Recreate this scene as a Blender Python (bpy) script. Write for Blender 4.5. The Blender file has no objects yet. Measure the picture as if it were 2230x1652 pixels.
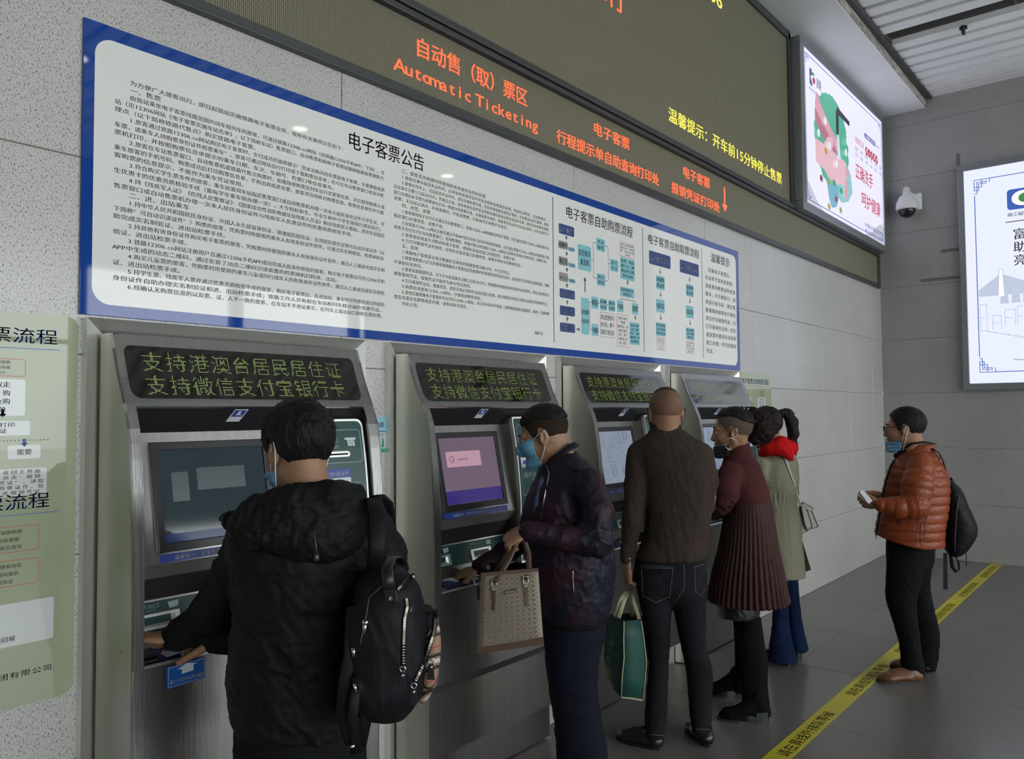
import bpy, bmesh, math, random
import numpy as np
from mathutils import Vector, Matrix

# ------------------------------------------------------------------ camera, world, lights, exposure
scene = bpy.context.scene
COL = scene.collection
yaw, pitch, roll, FPX, CAMD, CAMH = 0.6921, 0.0414, -0.007, 1736.33, 2.512, 1.6
cF = np.array([math.cos(yaw)*math.cos(pitch), math.sin(yaw)*math.cos(pitch), math.sin(pitch)])
_R = np.array([math.sin(yaw), -math.cos(yaw), 0.0]); _U = np.cross(_R, cF)
cR = math.cos(roll)*_R + math.sin(roll)*_U
cU = -math.sin(roll)*_R + math.cos(roll)*_U
cC = np.array([0.0, -CAMD, CAMH])
cam_data = bpy.data.cameras.new('camera'); cam = bpy.data.objects.new('camera', cam_data); COL.objects.link(cam)
m = Matrix(((cR[0], cU[0], -cF[0], cC[0]), (cR[1], cU[1], -cF[1], cC[1]), (cR[2], cU[2], -cF[2], cC[2]), (0, 0, 0, 1)))
cam.matrix_world = m
cam_data.sensor_fit = 'HORIZONTAL'; cam_data.sensor_width = 36.0; cam_data.lens = FPX/2230*36
cam_data.clip_start = 0.05
scene.camera = cam
scene.view_settings.view_transform = 'Standard'; scene.view_settings.look = 'None'
scene.view_settings.gamma = 1.0; scene.view_settings.use_curve_mapping = False
scene.view_settings.exposure = -0.15
world = bpy.data.worlds.new('world'); scene.world = world; world.use_nodes = True
bg = world.node_tree.nodes['Background']
bg.inputs[0].default_value = (0.93, 0.97, 1.0, 1); bg.inputs[1].default_value = 7.0      # overcast sky beyond the open hall side
scene.cycles.max_bounces = 6; scene.cycles.diffuse_bounces = 3; scene.cycles.glossy_bounces = 3
scene.cycles.transmission_bounces = 2; scene.cycles.sample_clamp_indirect = 4.0
scene.cycles.use_denoising = True

# ------------------------------------------------------------------ helpers
def at(px, py, depth):                      # point of the place at a given distance along the view
    return cC + (cF + cR*(px-1115)/FPX - cU*(py-826)/FPX)*depth
def onp(ax, c, px, py):                     # point of the place on an axis plane
    d = cF + cR*(px-1115)/FPX - cU*(py-826)/FPX
    return cC + d*((c-cC[ax])/d[ax])
def hexc(s):
    s = s.lstrip('#'); v = [int(s[i:i+2], 16)/255 for i in (0, 2, 4)]
    return tuple(x/12.92 if x <= .04045 else ((x+.055)/1.055)**2.4 for x in v)
def _mat(name):
    mt = bpy.data.materials.new(name); mt.use_nodes = True
    return mt, mt.node_tree, mt.node_tree.nodes['Principled BSDF']
def mat(name, col, rough=.6, metal=0., spec=.5, noise=None, bump=None, emit=None, coat=0., sheen=0., coords='Object', coat_r=.05):
    """noise=(scale, amount, (sx,sy,sz)) colour variation ; bump=(scale, strength, (sx,sy,sz))"""
    mt, nt, b = _mat(name)
    if isinstance(col, str): col = hexc(col)
    b.inputs['Base Color'].default_value = (*col, 1); b.inputs['Roughness'].default_value = rough
    b.inputs['Metallic'].default_value = metal; b.inputs['Specular IOR Level'].default_value = spec
    b.inputs['Coat Weight'].default_value = coat; b.inputs['Coat Roughness'].default_value = coat_r
    if sheen: b.inputs['Sheen Weight'].default_value = sheen; b.inputs['Sheen Roughness'].default_value = .5
    if emit:
        ec = hexc(emit[0]) if isinstance(emit[0], str) else emit[0]
        b.inputs['Emission Color'].default_value = (*ec, 1); b.inputs['Emission Strength'].default_value = emit[1]
    def vec(sc):
        if coords == 'Position':
            g = nt.nodes.new('ShaderNodeNewGeometry'); s = g.outputs['Position']
        else:
            g = nt.nodes.new('ShaderNodeTexCoord'); s = g.outputs['Object']
        mp = nt.nodes.new('ShaderNodeMapping'); mp.inputs['Scale'].default_value = sc
        nt.links.new(s, mp.inputs['Vector']); return mp.outputs[0]
    if noise:
        n = nt.nodes.new('ShaderNodeTexNoise'); n.inputs['Scale'].default_value = noise[0]; n.inputs['Detail'].default_value = 4
        nt.links.new(vec(noise[2] if len(noise) > 2 else (1, 1, 1)), n.inputs['Vector'])
        r = nt.nodes.new('ShaderNodeMapRange'); r.inputs[1].default_value = .3; r.inputs[2].default_value = .7
        r.inputs[3].default_value = 1-noise[1]; r.inputs[4].default_value = 1+noise[1]
        nt.links.new(n.outputs[0], r.inputs[0])
        mx = nt.nodes.new('ShaderNodeVectorMath'); mx.operation = 'SCALE'; mx.inputs[0].default_value = col
        nt.links.new(r.outputs[0], mx.inputs['Scale']); nt.links.new(mx.outputs[0], b.inputs['Base Color'])
    if bump:
        n = nt.nodes.new('ShaderNodeTexNoise'); n.inputs['Scale'].default_value = bump[0]; n.inputs['Detail'].default_value = 3
        nt.links.new(vec(bump[2] if len(bump) > 2 else (1, 1, 1)), n.inputs['Vector'])
        bp = nt.nodes.new('ShaderNodeBump'); bp.inputs['Strength'].default_value = bump[1]; bp.inputs['Distance'].default_value = .01
        nt.links.new(n.outputs[0], bp.inputs['Height']); nt.links.new(bp.outputs[0], b.inputs['Normal'])
    return mt
def emis(name, col, st):
    mt, nt, b = _mat(name); c = hexc(col) if isinstance(col, str) else col
    b.inputs['Base Color'].default_value = (0.02, 0.02, 0.02, 1); b.inputs['Emission Color'].default_value = (*c, 1)
    b.inputs['Emission Strength'].default_value = st; b.inputs['Roughness'].default_value = .3
    return mt

class MB:
    def __init__(s): s.v = []; s.f = []; s.n = 0
    def add(s, vs, fs):
        s.v.extend([tuple(map(float, p)) for p in vs]); k = s.n
        s.f.extend([tuple(int(i)+k for i in f) for f in fs]); s.n += len(vs); return s
    def box(s, x0, x1, y0, y1, z0, z1):
        return s.hexa([(x0, y0, z0), (x1, y0, z0), (x1, y1, z0), (x0, y1, z0), (x0, y0, z1), (x1, y0, z1), (x1, y1, z1), (x0, y1, z1)])
    def hexa(s, p): return s.add(p, [(3, 2, 1, 0), (4, 5, 6, 7), (0, 1, 5, 4), (1, 2, 6, 5), (2, 3, 7, 6), (3, 0, 4, 7)])
    def obox(s, c, ax, ay, az):             # oriented box: centre and half-axis vectors
        c, ax, ay, az = map(np.array, (c, ax, ay, az))
        return s.hexa([c-ax-ay-az, c+ax-ay-az, c+ax+ay-az, c-ax+ay-az, c-ax-ay+az, c+ax-ay+az, c+ax+ay+az, c-ax+ay+az])
    def prism(s, pts, d):                    # polygon points (3D) extruded by vector d
        n = len(pts); pts = [np.array(p, float) for p in pts]; d = np.array(d, float)
        vs = pts+[p+d for p in pts]
        fs = [tuple(range(n))[::-1], tuple(range(n, 2*n))]+[(i, (i+1) % n, n+(i+1) % n, n+i) for i in range(n)]
        return s.add(vs, fs)
    def tube(s, pts, r, seg=8, caps=True, flat=None):
        pts = [np.array(p, float) for p in pts]; n = len(pts)
        rs = r if hasattr(r, '__len__') else [r]*n
        rings = []; prev = None
        for i, p in enumerate(pts):
            t = (pts[min(i+1, n-1)]-pts[max(i-1, 0)]); t = t/(np.linalg.norm(t)+1e-9)
            if prev is None:
                a = np.array([0, 0, 1.]) if abs(t[2]) < .9 else np.array([1., 0, 0]); u = np.cross(t, a)
                if flat is not None: u = np.array(flat[0], float)-t*np.dot(flat[0], t)
            else: u = prev-t*np.dot(prev, t)
            u /= np.linalg.norm(u)+1e-9; prev = u; w = np.cross(t, u)
            fl = flat[1] if flat is not None else 1
            rings += [p+rs[i]*(math.cos(2*math.pi*k/seg)*u+fl*math.sin(2*math.pi*k/seg)*w) for k in range(seg)]
        fs = [(i*seg+k, i*seg+(k+1) % seg, (i+1)*seg+(k+1) % seg, (i+1)*seg+k) for i in range(n-1) for k in range(seg)]
        if caps: fs += [tuple(range(seg))[::-1], tuple(range((n-1)*seg, n*seg))]
        return s.add(rings, fs)
    def ball(s, c, r, seg=12, R=None):
        r = np.array(r if hasattr(r, '__len__') else (r, r, r), float); c = np.array(c, float); vs = []; nn = seg//2
        for i in range(nn+1):
            th = math.pi*i/nn
            for k in range(seg):
                ph = 2*math.pi*k/seg; q = r*np.array([math.sin(th)*math.cos(ph), math.sin(th)*math.sin(ph), math.cos(th)])
                vs.append(c+(R @ q if R is not None else q))
        return s.add(vs, [(i*seg+k, i*seg+(k+1) % seg, (i+1)*seg+(k+1) % seg, (i+1)*seg+k) for i in range(nn) for k in range(seg)])
    def mesh(s, name, smooth=False):
        me = bpy.data.meshes.new(name); me.from_pydata(s.v, [], s.f); me.validate(); me.update()
        if smooth: me.polygons.foreach_set('use_smooth', [True]*len(me.polygons))
        return me
    def build(s, name, mt, parent=None, smooth=False, bevel=0, **kw):
        if not s.v: return None
        bm = bmesh.new(); me = s.mesh(name, smooth); bm.from_mesh(me); bmesh.ops.recalc_face_normals(bm, faces=bm.faces[:]); bm.to_mesh(me); bm.free()
        return link(name, me, mt, parent, bevel=bevel, **kw)
def link(name, me, mt, parent=None, bevel=0, **kw):
    o = bpy.data.objects.new(name, me); COL.objects.link(o)
    if mt is not None: me.materials.clear(); me.materials.append(mt)
    if parent is not None:
        o.parent = parent; o.matrix_parent_inverse = Matrix.Translation(-parent.location) if not kw.pop('local', False) else Matrix.Identity(4)
    else: kw.pop('local', None)
    if bevel:
        b = o.modifiers.new('b', 'BEVEL'); b.width = bevel; b.segments = 2; b.limit_method = 'ANGLE'
    for k, v in kw.items(): o[k] = v
    return o
def empty(name, loc, label, cat, group=None):
    o = bpy.data.objects.new(name, None); COL.objects.link(o); o.location = loc; o.empty_display_size = .1
    o['label'] = label; o['category'] = cat
    if group: o['group'] = group
    return o
def rrect(x0, x1, z0, z1, r, n=5):           # rounded rectangle, 2D points
    r = min(r, (x1-x0)/2-1e-5, (z1-z0)/2-1e-5); out = []
    for cx, cz, a0 in ((x1-r, z1-r, 0), (x0+r, z1-r, 90), (x0+r, z0+r, 180), (x1-r, z0+r, 270)):
        for k in range(n+1):
            a = math.radians(a0+90*k/n); out.append((cx+r*math.cos(a), cz+r*math.sin(a)))
    return out

# ---- lettering: each glyph is triangulated once from the built-in font and reused
_glyph = {}
_tc = bpy.data.curves.new('glyph', 'FONT'); _tc.resolution_u = 2; _to = bpy.data.objects.new('glyph', _tc); COL.objects.link(_to)
def glyph(ch):
    if ch not in _glyph:
        _tc.body = ch; bpy.context.view_layer.update()
        dg = bpy.context.evaluated_depsgraph_get(); me = _to.evaluated_get(dg).to_mesh(); me.calc_loop_triangles()
        v = np.zeros(len(me.vertices)*3); me.vertices.foreach_get('co', v)
        t = np.zeros(len(me.loop_triangles)*3, int); me.loop_triangles.foreach_get('vertices', t)
        _glyph[ch] = (v.reshape(-1, 3)[:, :2], t.reshape(-1, 3)); _to.evaluated_get(dg).to_mesh_clear()
    return _glyph[ch]
def advance(ch):
    if ord(ch) > 0x2e00 or ch in '“”': return 1.0
    if ch in ' .:,': return .32
    return .58
def text(mb, s, org, ux, uz, size, width=None, cx=False, stretch=None, lift=None):
    """lay string s from origin along ux, up uz; size = em height (metres); width fits the whole line"""
    adv = [advance(c) for c in s]; tot = sum(adv)
    sx = (width/tot) if width else size*(stretch or 1); x = -tot*sx/2 if cx else 0
    org = np.array(org, float); ux = np.array(ux, float); uz = np.array(uz, float)
    for c, a in zip(s, adv):
        if c not in ' 　':
            v, t = glyph(c)
            if len(v):
                g = min(sx*(1.0 if a == 1.0 else 1.15), size*1.35); w0, w1 = v[:, 0].min(), v[:, 0].max()
                gx = v[:, 0]*g+x+((sx-g)*.5 if a == 1.0 else (sx*a-(w1+w0)*g)*.5)
                p = org+np.outer(gx, ux)+np.outer(v[:, 1]*size, uz)
                for o_ in (-.011, .011): mb.add(p+ux*o_*size, t)      # slightly bold
        x += a*sx
X = np.array([1., 0, 0]); Yv = np.array([0, 1., 0]); Z = np.array([0, 0, 1.])
# ------------------------------------------------------------------ materials of the setting
def granite(name, base, dark, fleck, fine=.08, rough=.35, coat=.25, tint=.06):
    mt, nt, b = _mat(name); N = nt.nodes; L = nt.links
    geo = N.new('ShaderNodeNewGeometry')
    def noise(sc, scale, det=2, rot=0.):
        mp = N.new('ShaderNodeMapping'); mp.inputs['Scale'].default_value = sc; mp.inputs['Rotation'].default_value = (0, rot, 0)
        L.new(geo.outputs['Position'], mp.inputs['Vector']); n = N.new('ShaderNodeTexNoise')
        n.inputs['Scale'].default_value = scale; n.inputs['Detail'].default_value = det; L.new(mp.outputs[0], n.inputs['Vector']); return n.outputs[0]
    def ramp(src, a, bb, lo=0., hi=1.):
        r = N.new('ShaderNodeMapRange'); r.inputs[1].default_value = a; r.inputs[2].default_value = bb
        r.inputs[3].default_value = lo; r.inputs[4].default_value = hi; L.new(src, r.inputs[0]); return r.outputs[0]
    big = ramp(noise((1, 1, 1), 1.3, 3), .3, .7, 1-tint, 1+tint)
    sc = N.new('ShaderNodeVectorMath'); sc.operation = 'SCALE'; sc.inputs[0].default_value = base; L.new(big, sc.inputs['Scale'])
    f1 = ramp(noise((1, 1, 1), 300, 2), .35, .65, 1-fine, 1+fine)
    sc2 = N.new('ShaderNodeVectorMath'); sc2.operation = 'SCALE'; L.new(sc.outputs[0], sc2.inputs[0]); L.new(f1, sc2.inputs['Scale'])
    mx = N.new('ShaderNodeMix'); mx.data_type = 'RGBA'
    L.new(ramp(noise((1.6, 1.6, .75), fleck, 3, .6), .375, .435, .85, 0.), mx.inputs[0])
    L.new(sc2.outputs[0], mx.inputs[6]); mx.inputs[7].default_value = (*dark, 1)
    L.new(mx.outputs[2], b.inputs['Base Color']); b.inputs['Roughness'].default_value = rough
    b.inputs['Coat Weight'].default_value = coat; b.inputs['Coat Roughness'].default_value = .12
    return mt
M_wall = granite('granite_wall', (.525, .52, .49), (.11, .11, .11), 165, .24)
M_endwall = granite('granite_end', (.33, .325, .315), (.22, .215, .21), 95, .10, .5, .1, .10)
M_floor = granite('granite_floor', (.165, .160, .150), (.085, .085, .08), 150, .28, .34, .25, .08)
M_joint = mat('joint', (.20, .185, .15), .9)
M_soffit = mat('soffit', (.86, .87, .88), .5, noise=(2.5, .05))
M_edge = mat('soffit_edge', (.42, .41, .36), .7, noise=(9, .5, (1, 1, 2.5)))
M_slat = mat('slat', (.90, .905, .91), .45, noise=(1.2, .05))
M_void = mat('void', (.006, .006, .006), .9)
M_dark = mat('dark_metal', (.085, .09, .09), .4, .6)
M_grey = mat('grey_aluminium', (.30, .33, .35), .35, .7)
M_conc = mat('paint_grey', (.38, .38, .37), .7)

def slab_wall(name, us, vs, place, m, th=.03, gap=.0016):
    """granite slabs with recessed joints; place(u, v, d) -> point, d towards the room"""
    back = MB(); back.add([place(us[0], vs[0], -.004), place(us[-1], vs[0], -.004), place(us[-1], vs[-1], -.004), place(us[0], vs[-1], -.004)], [(0, 1, 2, 3)])
    root = back.build(name, M_joint, kind='structure')
    rr = random.Random(3)
    for i in range(len(us)-1):
        for j in range(len(vs)-1):
            u0, u1, v0, v1 = us[i]+gap, us[i+1]-gap, vs[j]+gap, vs[j+1]-gap; d = rr.uniform(-.0006, .0006); c = .0015
            P = [place(u0, v0, -.003), place(u1, v0, -.003), place(u1, v1, -.003), place(u0, v1, -.003),
                 place(u0, v0, d-c), place(u1, v0, d-c), place(u1, v1, d-c), place(u0, v1, d-c),
                 place(u0+c, v0+c, d), place(u1-c, v0+c, d), place(u1-c, v1-c, d), place(u0+c, v1-c, d)]
            F = [(a, (a+1) % 4, 4+(a+1) % 4, 4+a) for a in range(4)]+[(4+a, 4+(a+1) % 4, 8+(a+1) % 4, 8+a) for a in range(4)]+[(8, 9, 10, 11)]
            MB().add(P, F).build('granite_slab', m, root)
    return root
rows = [0, .595, 1.19, 1.783, 2.378, 2.965]
cols = [-5, -2.0, .38, 1.98, 3.58, 5.18, 5.98, 6.78, 7.58, 8.38, 9.18, 9.58]
slab_wall('wall_left', cols, rows, lambda u, v, d: (u, -d, v), M_wall)
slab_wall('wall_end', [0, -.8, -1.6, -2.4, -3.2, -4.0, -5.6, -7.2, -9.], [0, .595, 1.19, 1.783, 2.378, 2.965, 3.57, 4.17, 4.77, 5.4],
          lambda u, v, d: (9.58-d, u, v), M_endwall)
# dull tape marks left on the end wall
mk = MB()
for y0, y1, z0, z1 in ((-.63, -.80, 3.30, 3.33), (-.42, -.80, 3.00, 3.03), (-.80, -.83, 4.2, 4.34)):
    mk.box(9.5745, 9.579, y1, y0, z0, z1)
mk.build('tape_residue', mat('residue', (.16, .145, .12), .8), bpy.data.objects['wall_end'])
# floor
fb = MB(); fb.add([(-5.05, -9.2, 0), (9.62, -9.2, 0), (9.62, .05, 0), (-5.05, .05, 0)], [(0, 1, 2, 3)])
floor = fb.build('floor', M_floor, kind='structure')
jb = MB()
for x in [9.58-.9*k for k in range(1, 14)]: jb.box(x-.0015, x+.0015, -9, 0, 0.0, .0006)
for y in [-.62-.9*k for k in range(9)]: jb.box(-5, 9.58, y-.0015, y+.0015, 0.0, .0006)
jb.build('floor_joint', mat('floor_joint', (.135, .13, .122), .6), floor)
# upper wall behind the displays and the dark void above the slats
MB().box(-5, 9.62, .0, .1, 2.965, 5.6).build('wall_upper', M_conc, kind='structure')
MB().add([(-5, -9, 5.55), (9.62, -9, 5.55), (9.62, .1, 5.55), (-5, .1, 5.55)], [(0, 3, 2, 1)]).build('ceiling', M_void, kind='structure')
hg = MB()
for x in (7.69, 7.80): hg.box(x-.02, x+.02, -9, -.6, 5.2, 5.24)
for y in (-1.5, -2.7, -3.9): hg.box(2, 9.5, y-.02, y+.02, 5.28, 5.33)
hg.build('ceiling_rail', M_dark, bpy.data.objects['ceiling'])
# back side of the hall: pillars and lintel of the open glazed front, and the wall behind the camera
MB().box(-5, 9.62, -9.3, -9.0, 3.7, 5.6).box(-5, 9.62, -9.3, -9.0, 0, .85).build('wall_front', M_conc, kind='structure')  # unseen; sill and lintel heights set to shape the reflected daylight
fr = MB()
for x in [-5, -2.6, -.2, 2.2, 4.6, 7.0, 9.4]: fr.box(x-.09, x+.09, -9.15, -9.0, .85, 3.7)
for z in (2.6,): fr.box(-5, 9.5, -9.1, -9.05, z-.03, z+.03)
fr.build('window_1', M_dark, kind='structure')
MB().box(-5.1, -5, -9.3, .1, 0, 5.6).build('wall_back', M_conc, kind='structure')
MB().add([(-30, -40, -.02), (40, -40, -.02), (40, -9.3, -.02), (-30, -9.3, -.02)], [(0, 1, 2, 3)]).build('pavement', mat('pavement', (.70, .70, .68), .8, noise=(2, .1)), kind='structure')  # unseen ground, kept pale to throw more light up onto the soffit

# white soffit box along the wall, its panels, stained edge
so = MB().box(-5, 9.58, -.52, 0.02, 4.93, 5.05).build('trim_1', M_edge, kind='structure')
sx = [9.58-.855*k for k in range(17)]
for a, b_ in zip(sx[1:], sx[:-1]): MB().box(a+.0015, b_-.0015, -.508, 0.0, 4.918, 4.932).build('soffit_panel', M_soffit, so)
MB().box(-5, 9.57, -.585, -.52, 5.0, 5.06).build('shadow_gap', M_dark, so)
# ceiling slats
ceil = bpy.data.objects['ceiling']
sm = MB().box(-.072, .072, -9, -.575, 5.02, 5.055)
for s_ in (-1, 1): sm.box(s_*.072-.002, s_*.072+.002, -9, -.575, 5.02, 5.075)
sm_me = sm.mesh('ceiling_slat')
sx0 = 7.945+.085
for k in range(-30, 8):
    if k == -1: continue
    o = link('ceiling_slat', sm_me, M_slat, ceil); o.location = (sx0+.2125*k, 0, 0)
# small socket bracket hanging under the slats
p = onp(2, 5.0, 2098, 62); MB().box(p[0]-.03, p[0]+.03, p[1]-.012, p[1]+.012, 4.95, 5.02).box(p[0]-.01, p[0]+.01, p[1]-.03, p[1]+.03, 4.99, 5.02).build('ceiling_bracket', M_dark, ceil)
# round downlights of the hall (reflected in the notice)
for i, (x, y) in enumerate([(.6, -5.4), (3.1, -5.4), (5.6, -5.4), (8.1, -5.4), (1.2, -2.6), (3.8, -2.7)]):
    e = empty('downlight', (x, y, 5.0), 'round white ceiling downlight, number %s counted from the back of the hall' % (i+1), 'ceiling light', 'hall downlights')
    e['label'] = 'round recessed ceiling downlight, ' + ('first', 'second', 'third', 'fourth')[i if i < 4 else i-4] + ' from the entrance in the row ' + ('over the hall middle' if i < 4 else 'over the yellow tape')
    MB().tube([(x, y, 4.985), (x, y, 5.03)], .11, 20).build('lamp_ring', M_slat, e)
    MB().tube([(x, y, 4.982), (x, y, 4.986)], .085, 20).build('diffuser', emis('lamp_glow', (1, .97, .9), 14) if i == 0 else bpy.data.materials['lamp_glow'], e)

# ------------------------------------------------------------------ LED display walls
def led_mat(name, base, pitch):
    mt, nt, b = _mat(name); N = nt.nodes; L = nt.links
    g = N.new('ShaderNodeNewGeometry'); sp = N.new('ShaderNodeSeparateXYZ'); L.new(g.outputs['Position'], sp.inputs[0])
    def wave(o):
        a = N.new('ShaderNodeMath'); a.operation = 'MULTIPLY'; a.inputs[1].default_value = 2*math.pi/pitch; L.new(o, a.inputs[0])
        s = N.new('ShaderNodeMath'); s.operation = 'SINE'; L.new(a.outputs[0], s.inputs[0]); return s.outputs[0]
    mu = N.new('ShaderNodeMath'); mu.operation = 'ADD'; L.new(wave(sp.outputs['X']), mu.inputs[0]); L.new(wave(sp.outputs['Z']), mu.inputs[1])
    r = N.new('ShaderNodeMapRange'); r.inputs[1].default_value = -.6; r.inputs[2].default_value = 1.1; r.inputs[3].default_value = .10; r.inputs[4].default_value = 1.45
    L.new(mu.outputs[0], r.inputs[0]); sc = N.new('ShaderNodeVectorMath'); sc.operation = 'SCALE'; sc.inputs[0].default_value = base
    L.new(r.outputs[0], sc.inputs['Scale']); L.new(sc.outputs[0], b.inputs['Base Color']); b.inputs['Roughness'].default_value = .55
    return mt
M_led = led_mat('led_tiles', (.265, .25, .165), .0082)
M_red = emis('led_red', (1, .10, .035), 2.6); M_yel = emis('led_yellow', (1, .92, .12), 1.35)
led = empty('led_display', (5.4, -.02, 2.965), 'long low LED display band with red lettering above the blue-edged notice', 'display')
MB().box(-3, 9.40, -.018, -.002, 3.0, 3.305).build('led_screen', M_led, led)
fm = MB()
fm.box(-3, 9.47, -.034, 0, 2.958, 2.975).box(-3, 9.47, -.028, 0, 2.975, 3.0)
fm.box(9.40, 9.47, -.034, 0, 2.965, 3.305).box(-3, 9.44, -.05, 0, 3.305, 3.333)
fm.build('frame', M_dark, led, bevel=.003)
tb = MB()
def row(s, x0, x1, z0, z1, y=-.0195, mb=None):
    text(mb or tb, s, (x0, y, z0+(z1-z0)*.12), X, Z, (z1-z0)/.95, width=x1-x0)
row('自动售（取）票区', 2.36, 3.15, 3.155, 3.245)
row('Automatic Ticketing', 2.245, 3.235, 3.045, 3.12)
row('电子客票', 3.745, 4.145, 3.18, 3.255)
row('行程提示单自助查询打印处', 3.395, 4.50, 3.04, 3.115)
row('电子客票', 4.82, 5.235, 3.175, 3.255)
row('报销凭证打印处', 4.66, 5.39, 3.035, 3.11)
tb.box(5.465, 5.482, -.0195, -.019, 3.10, 3.245)
tb.add([(5.43, -.0195, 3.115), (5.517, -.0195, 3.115), (5.4735, -.0195, 3.062)], [(0, 1, 2)])
tb.build('led_lettering', M_red, led)
led2 = empty('led_display', (2, -.03, 3.33), 'tall upper LED display wall with red and yellow lettering under the soffit', 'display')
MB().box(-3, 6.77, -.022, -.002, 3.38, 4.83).build('led_screen', M_led, led2)
fm = MB().box(-3, 6.825, -.06, 0, 3.336, 3.36).box(-3, 6.825, -.045, 0, 3.36, 3.382)
fm.box(6.77, 6.825, -.04, 0, 3.36, 4.88).box(-3, 6.825, -.04, 0, 4.83, 4.90)
fm.build('frame', M_dark, led2, bevel=.003)
tb = MB(); row('温馨提示：开车前15分钟停止售票', 4.625, 6.60, 3.50, 3.60, -.0235, tb)
row('请到12306', 4.55, 5.49, 4.555, 4.72, -.0235, tb)
tb.build('led_lettering', M_yel, led2)
tb = MB(); row('温馨旅途伴您行', 2.75, 4.10, 3.99, 4.19, -.0235, tb); tb.build('led_lettering', M_red, led2)

# ------------------------------------------------------------------ the long notice
M_blue = mat('notice_blue', (.006, .055, .30), .5, spec=0, coat=1.0, coat_r=.03, bump=(5, .06))
M_white = mat('notice_white', (.82, .83, .78), .5, spec=0, coat=.9, coat_r=.03, bump=(3.5, .035))
M_ink = mat('ink', (.022, .022, .028), .5); M_navy = mat('navy_print', (.025, .055, .22), .4); M_cyan = mat('cyan_print', (.24, .56, .62), .4)
M_pinkl = mat('red_line', (.62, .20, .24), .5); M_greyp = mat('grey_print', (.30, .30, .30), .5); M_wp = mat('white_print', (.62, .66, .68), .5)
M_dline = mat('line_ink', (.06, .07, .10), .5)
NX0, NX1, NZ0, NZ1 = 1.0, 5.715, 1.903, 2.806
nt_ = empty('notice_board', (3.36, -.005, NZ0), 'long white notice panel with a blue border above the ticket machines', 'notice')
MB().box(NX0, NX1, -.010, -.0015, NZ0, NZ1).build('board', M_blue, nt_, bevel=.001)
def flat(pts2, y, d=.0006): return [(x, y, z) for x, z in pts2], (0, d, 0)
pb = MB(); pb.prism(*flat(rrect(1.033, 5.665, 1.938, 2.762, .055, 8), -.0108, .0005)); pb.build('paper', M_white, nt_)
ink = MB(); YT = -.0112
def para(lines, x0, x1, ztop, pitch, size, em=38.0, mb=None):
    w = (x1-x0)/em
    for k, s in enumerate(lines):
        big = s.startswith('#'); s = s.lstrip('#'); n = len(s)-len(s.lstrip('　')); ss = s.lstrip('　')
        tot = sum(advance(c) for c in ss); full = n+tot
        f = 1.0 if full < em-4 else em/full
        text(mb or ink, ss, (x0+n*w, YT, ztop-k*pitch-size*.4), X, Z, size*(1.08 if big else 1), width=tot*w*(1.1 if big else 1)*(f if not big else 1))
L1 = '''　　为方便广大旅客出行，即日起我站实施铁路电子客票业务，现将有关事项公告如下：
#　　一、售票
　　由我站乘坐电子客票线路范围内动车组列车的旅客，可通过铁路12306.cn网站（含铁路12306手机APP，下同）、车
站（见12306网站《电子客票实施车站名单》，以下简称车站）售票窗口、自动售票机和电子客票站联网铁路客票销售代
理点（以下简称铁路代售点）购买铁路电子客票。
　　1.旅客通过铁路12306.cn网站购买电子客票时，支付成功页面将提示“您本次购买的车票是电子客票，无需换取纸质
车票，请乘车人持购票身份证件检票乘车”。旅客可通过网站自行打印或下载购票信息单，也可在车站售票窗口或自动售
票机打印，并按照购票信息单提示的乘车日期、车次、车厢号、检票口等信息乘车。
　　2.旅客在车站售票窗口、自动售票机或铁路代售点购票时，如需接收购票及列车运行变更等信息，还应提供购票人或
乘车旅客的手机号码。购票成功后打印购票信息单，不再出具纸质车票，旅客须当场核对购票信息。购票信息单仅作为旅
客购票的信息提示，不能作为乘车凭证使用。
　　3.符合购买学生票条件的旅客，乘车前需到车站指定售票窗口或自动售票机办理一次本人居民身份证件与学生证、学
生优惠卡的优惠资质核验手续（需每学年乘车前办理一次）。大专院校新生、毕业生和中小学生按现行规定执行。
　　4.持《残疾军人证》《伤残人民警察证》《国家综合性消防救援队伍残疾人员证》购买残疾军人票前，须到车站指定
售票窗口或自动售票机办理一次本人居民身份证件与残疾军人优惠证件的优惠资质核验手续。
#　　二、进、出站乘车
　　1.持中华人民共和国居民身份证、外国人永久居留身份证、港澳居民居住证、台湾居民居住证等可自动识读证件（以
下简称“可自动识读证件”）购票的旅客，凭购票时所使用的乘车人有效身份证件原件，可通过实名制核验、检票闸机自
助完成实名制验证、进出站检票手续。
　　2.持其他有效身份证件购买电子客票的旅客，凭购票时所使用的乘车人有效身份证件原件，通过人工通道完成实名制
验证、进出站检票手续。
　　3.铁路12306.cn网站注册用户且通过12306手机APP成功完成人脸身份核验的旅客，购买电子客票后可凭12306手机
APP中生成的动态二维码，通过安装了动态二维码识读装置的检票闸机扫码进、出站。
　　4.购买儿童票的旅客，凭购票时所使用的乘车儿童或同行成年人的有效身份证件原件，通过人工通道完成实名制验
证、进出站检票手续。
　　5.持学生票、残疾军人票并通过优惠资质核验手续的旅客，购买电子客票后，在进出站、乘车时可凭核验通过的居民
身份证件自助办理实名制验证和进、出站检票手续；铁路工作人员有权在车站和列车核对减价优惠凭证。
　　6.经确认无购票信息的以及票、证、人不一致的旅客，在车站不予进站乘车，在列车上或出站口按照无票处理。'''.split('\n')
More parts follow.
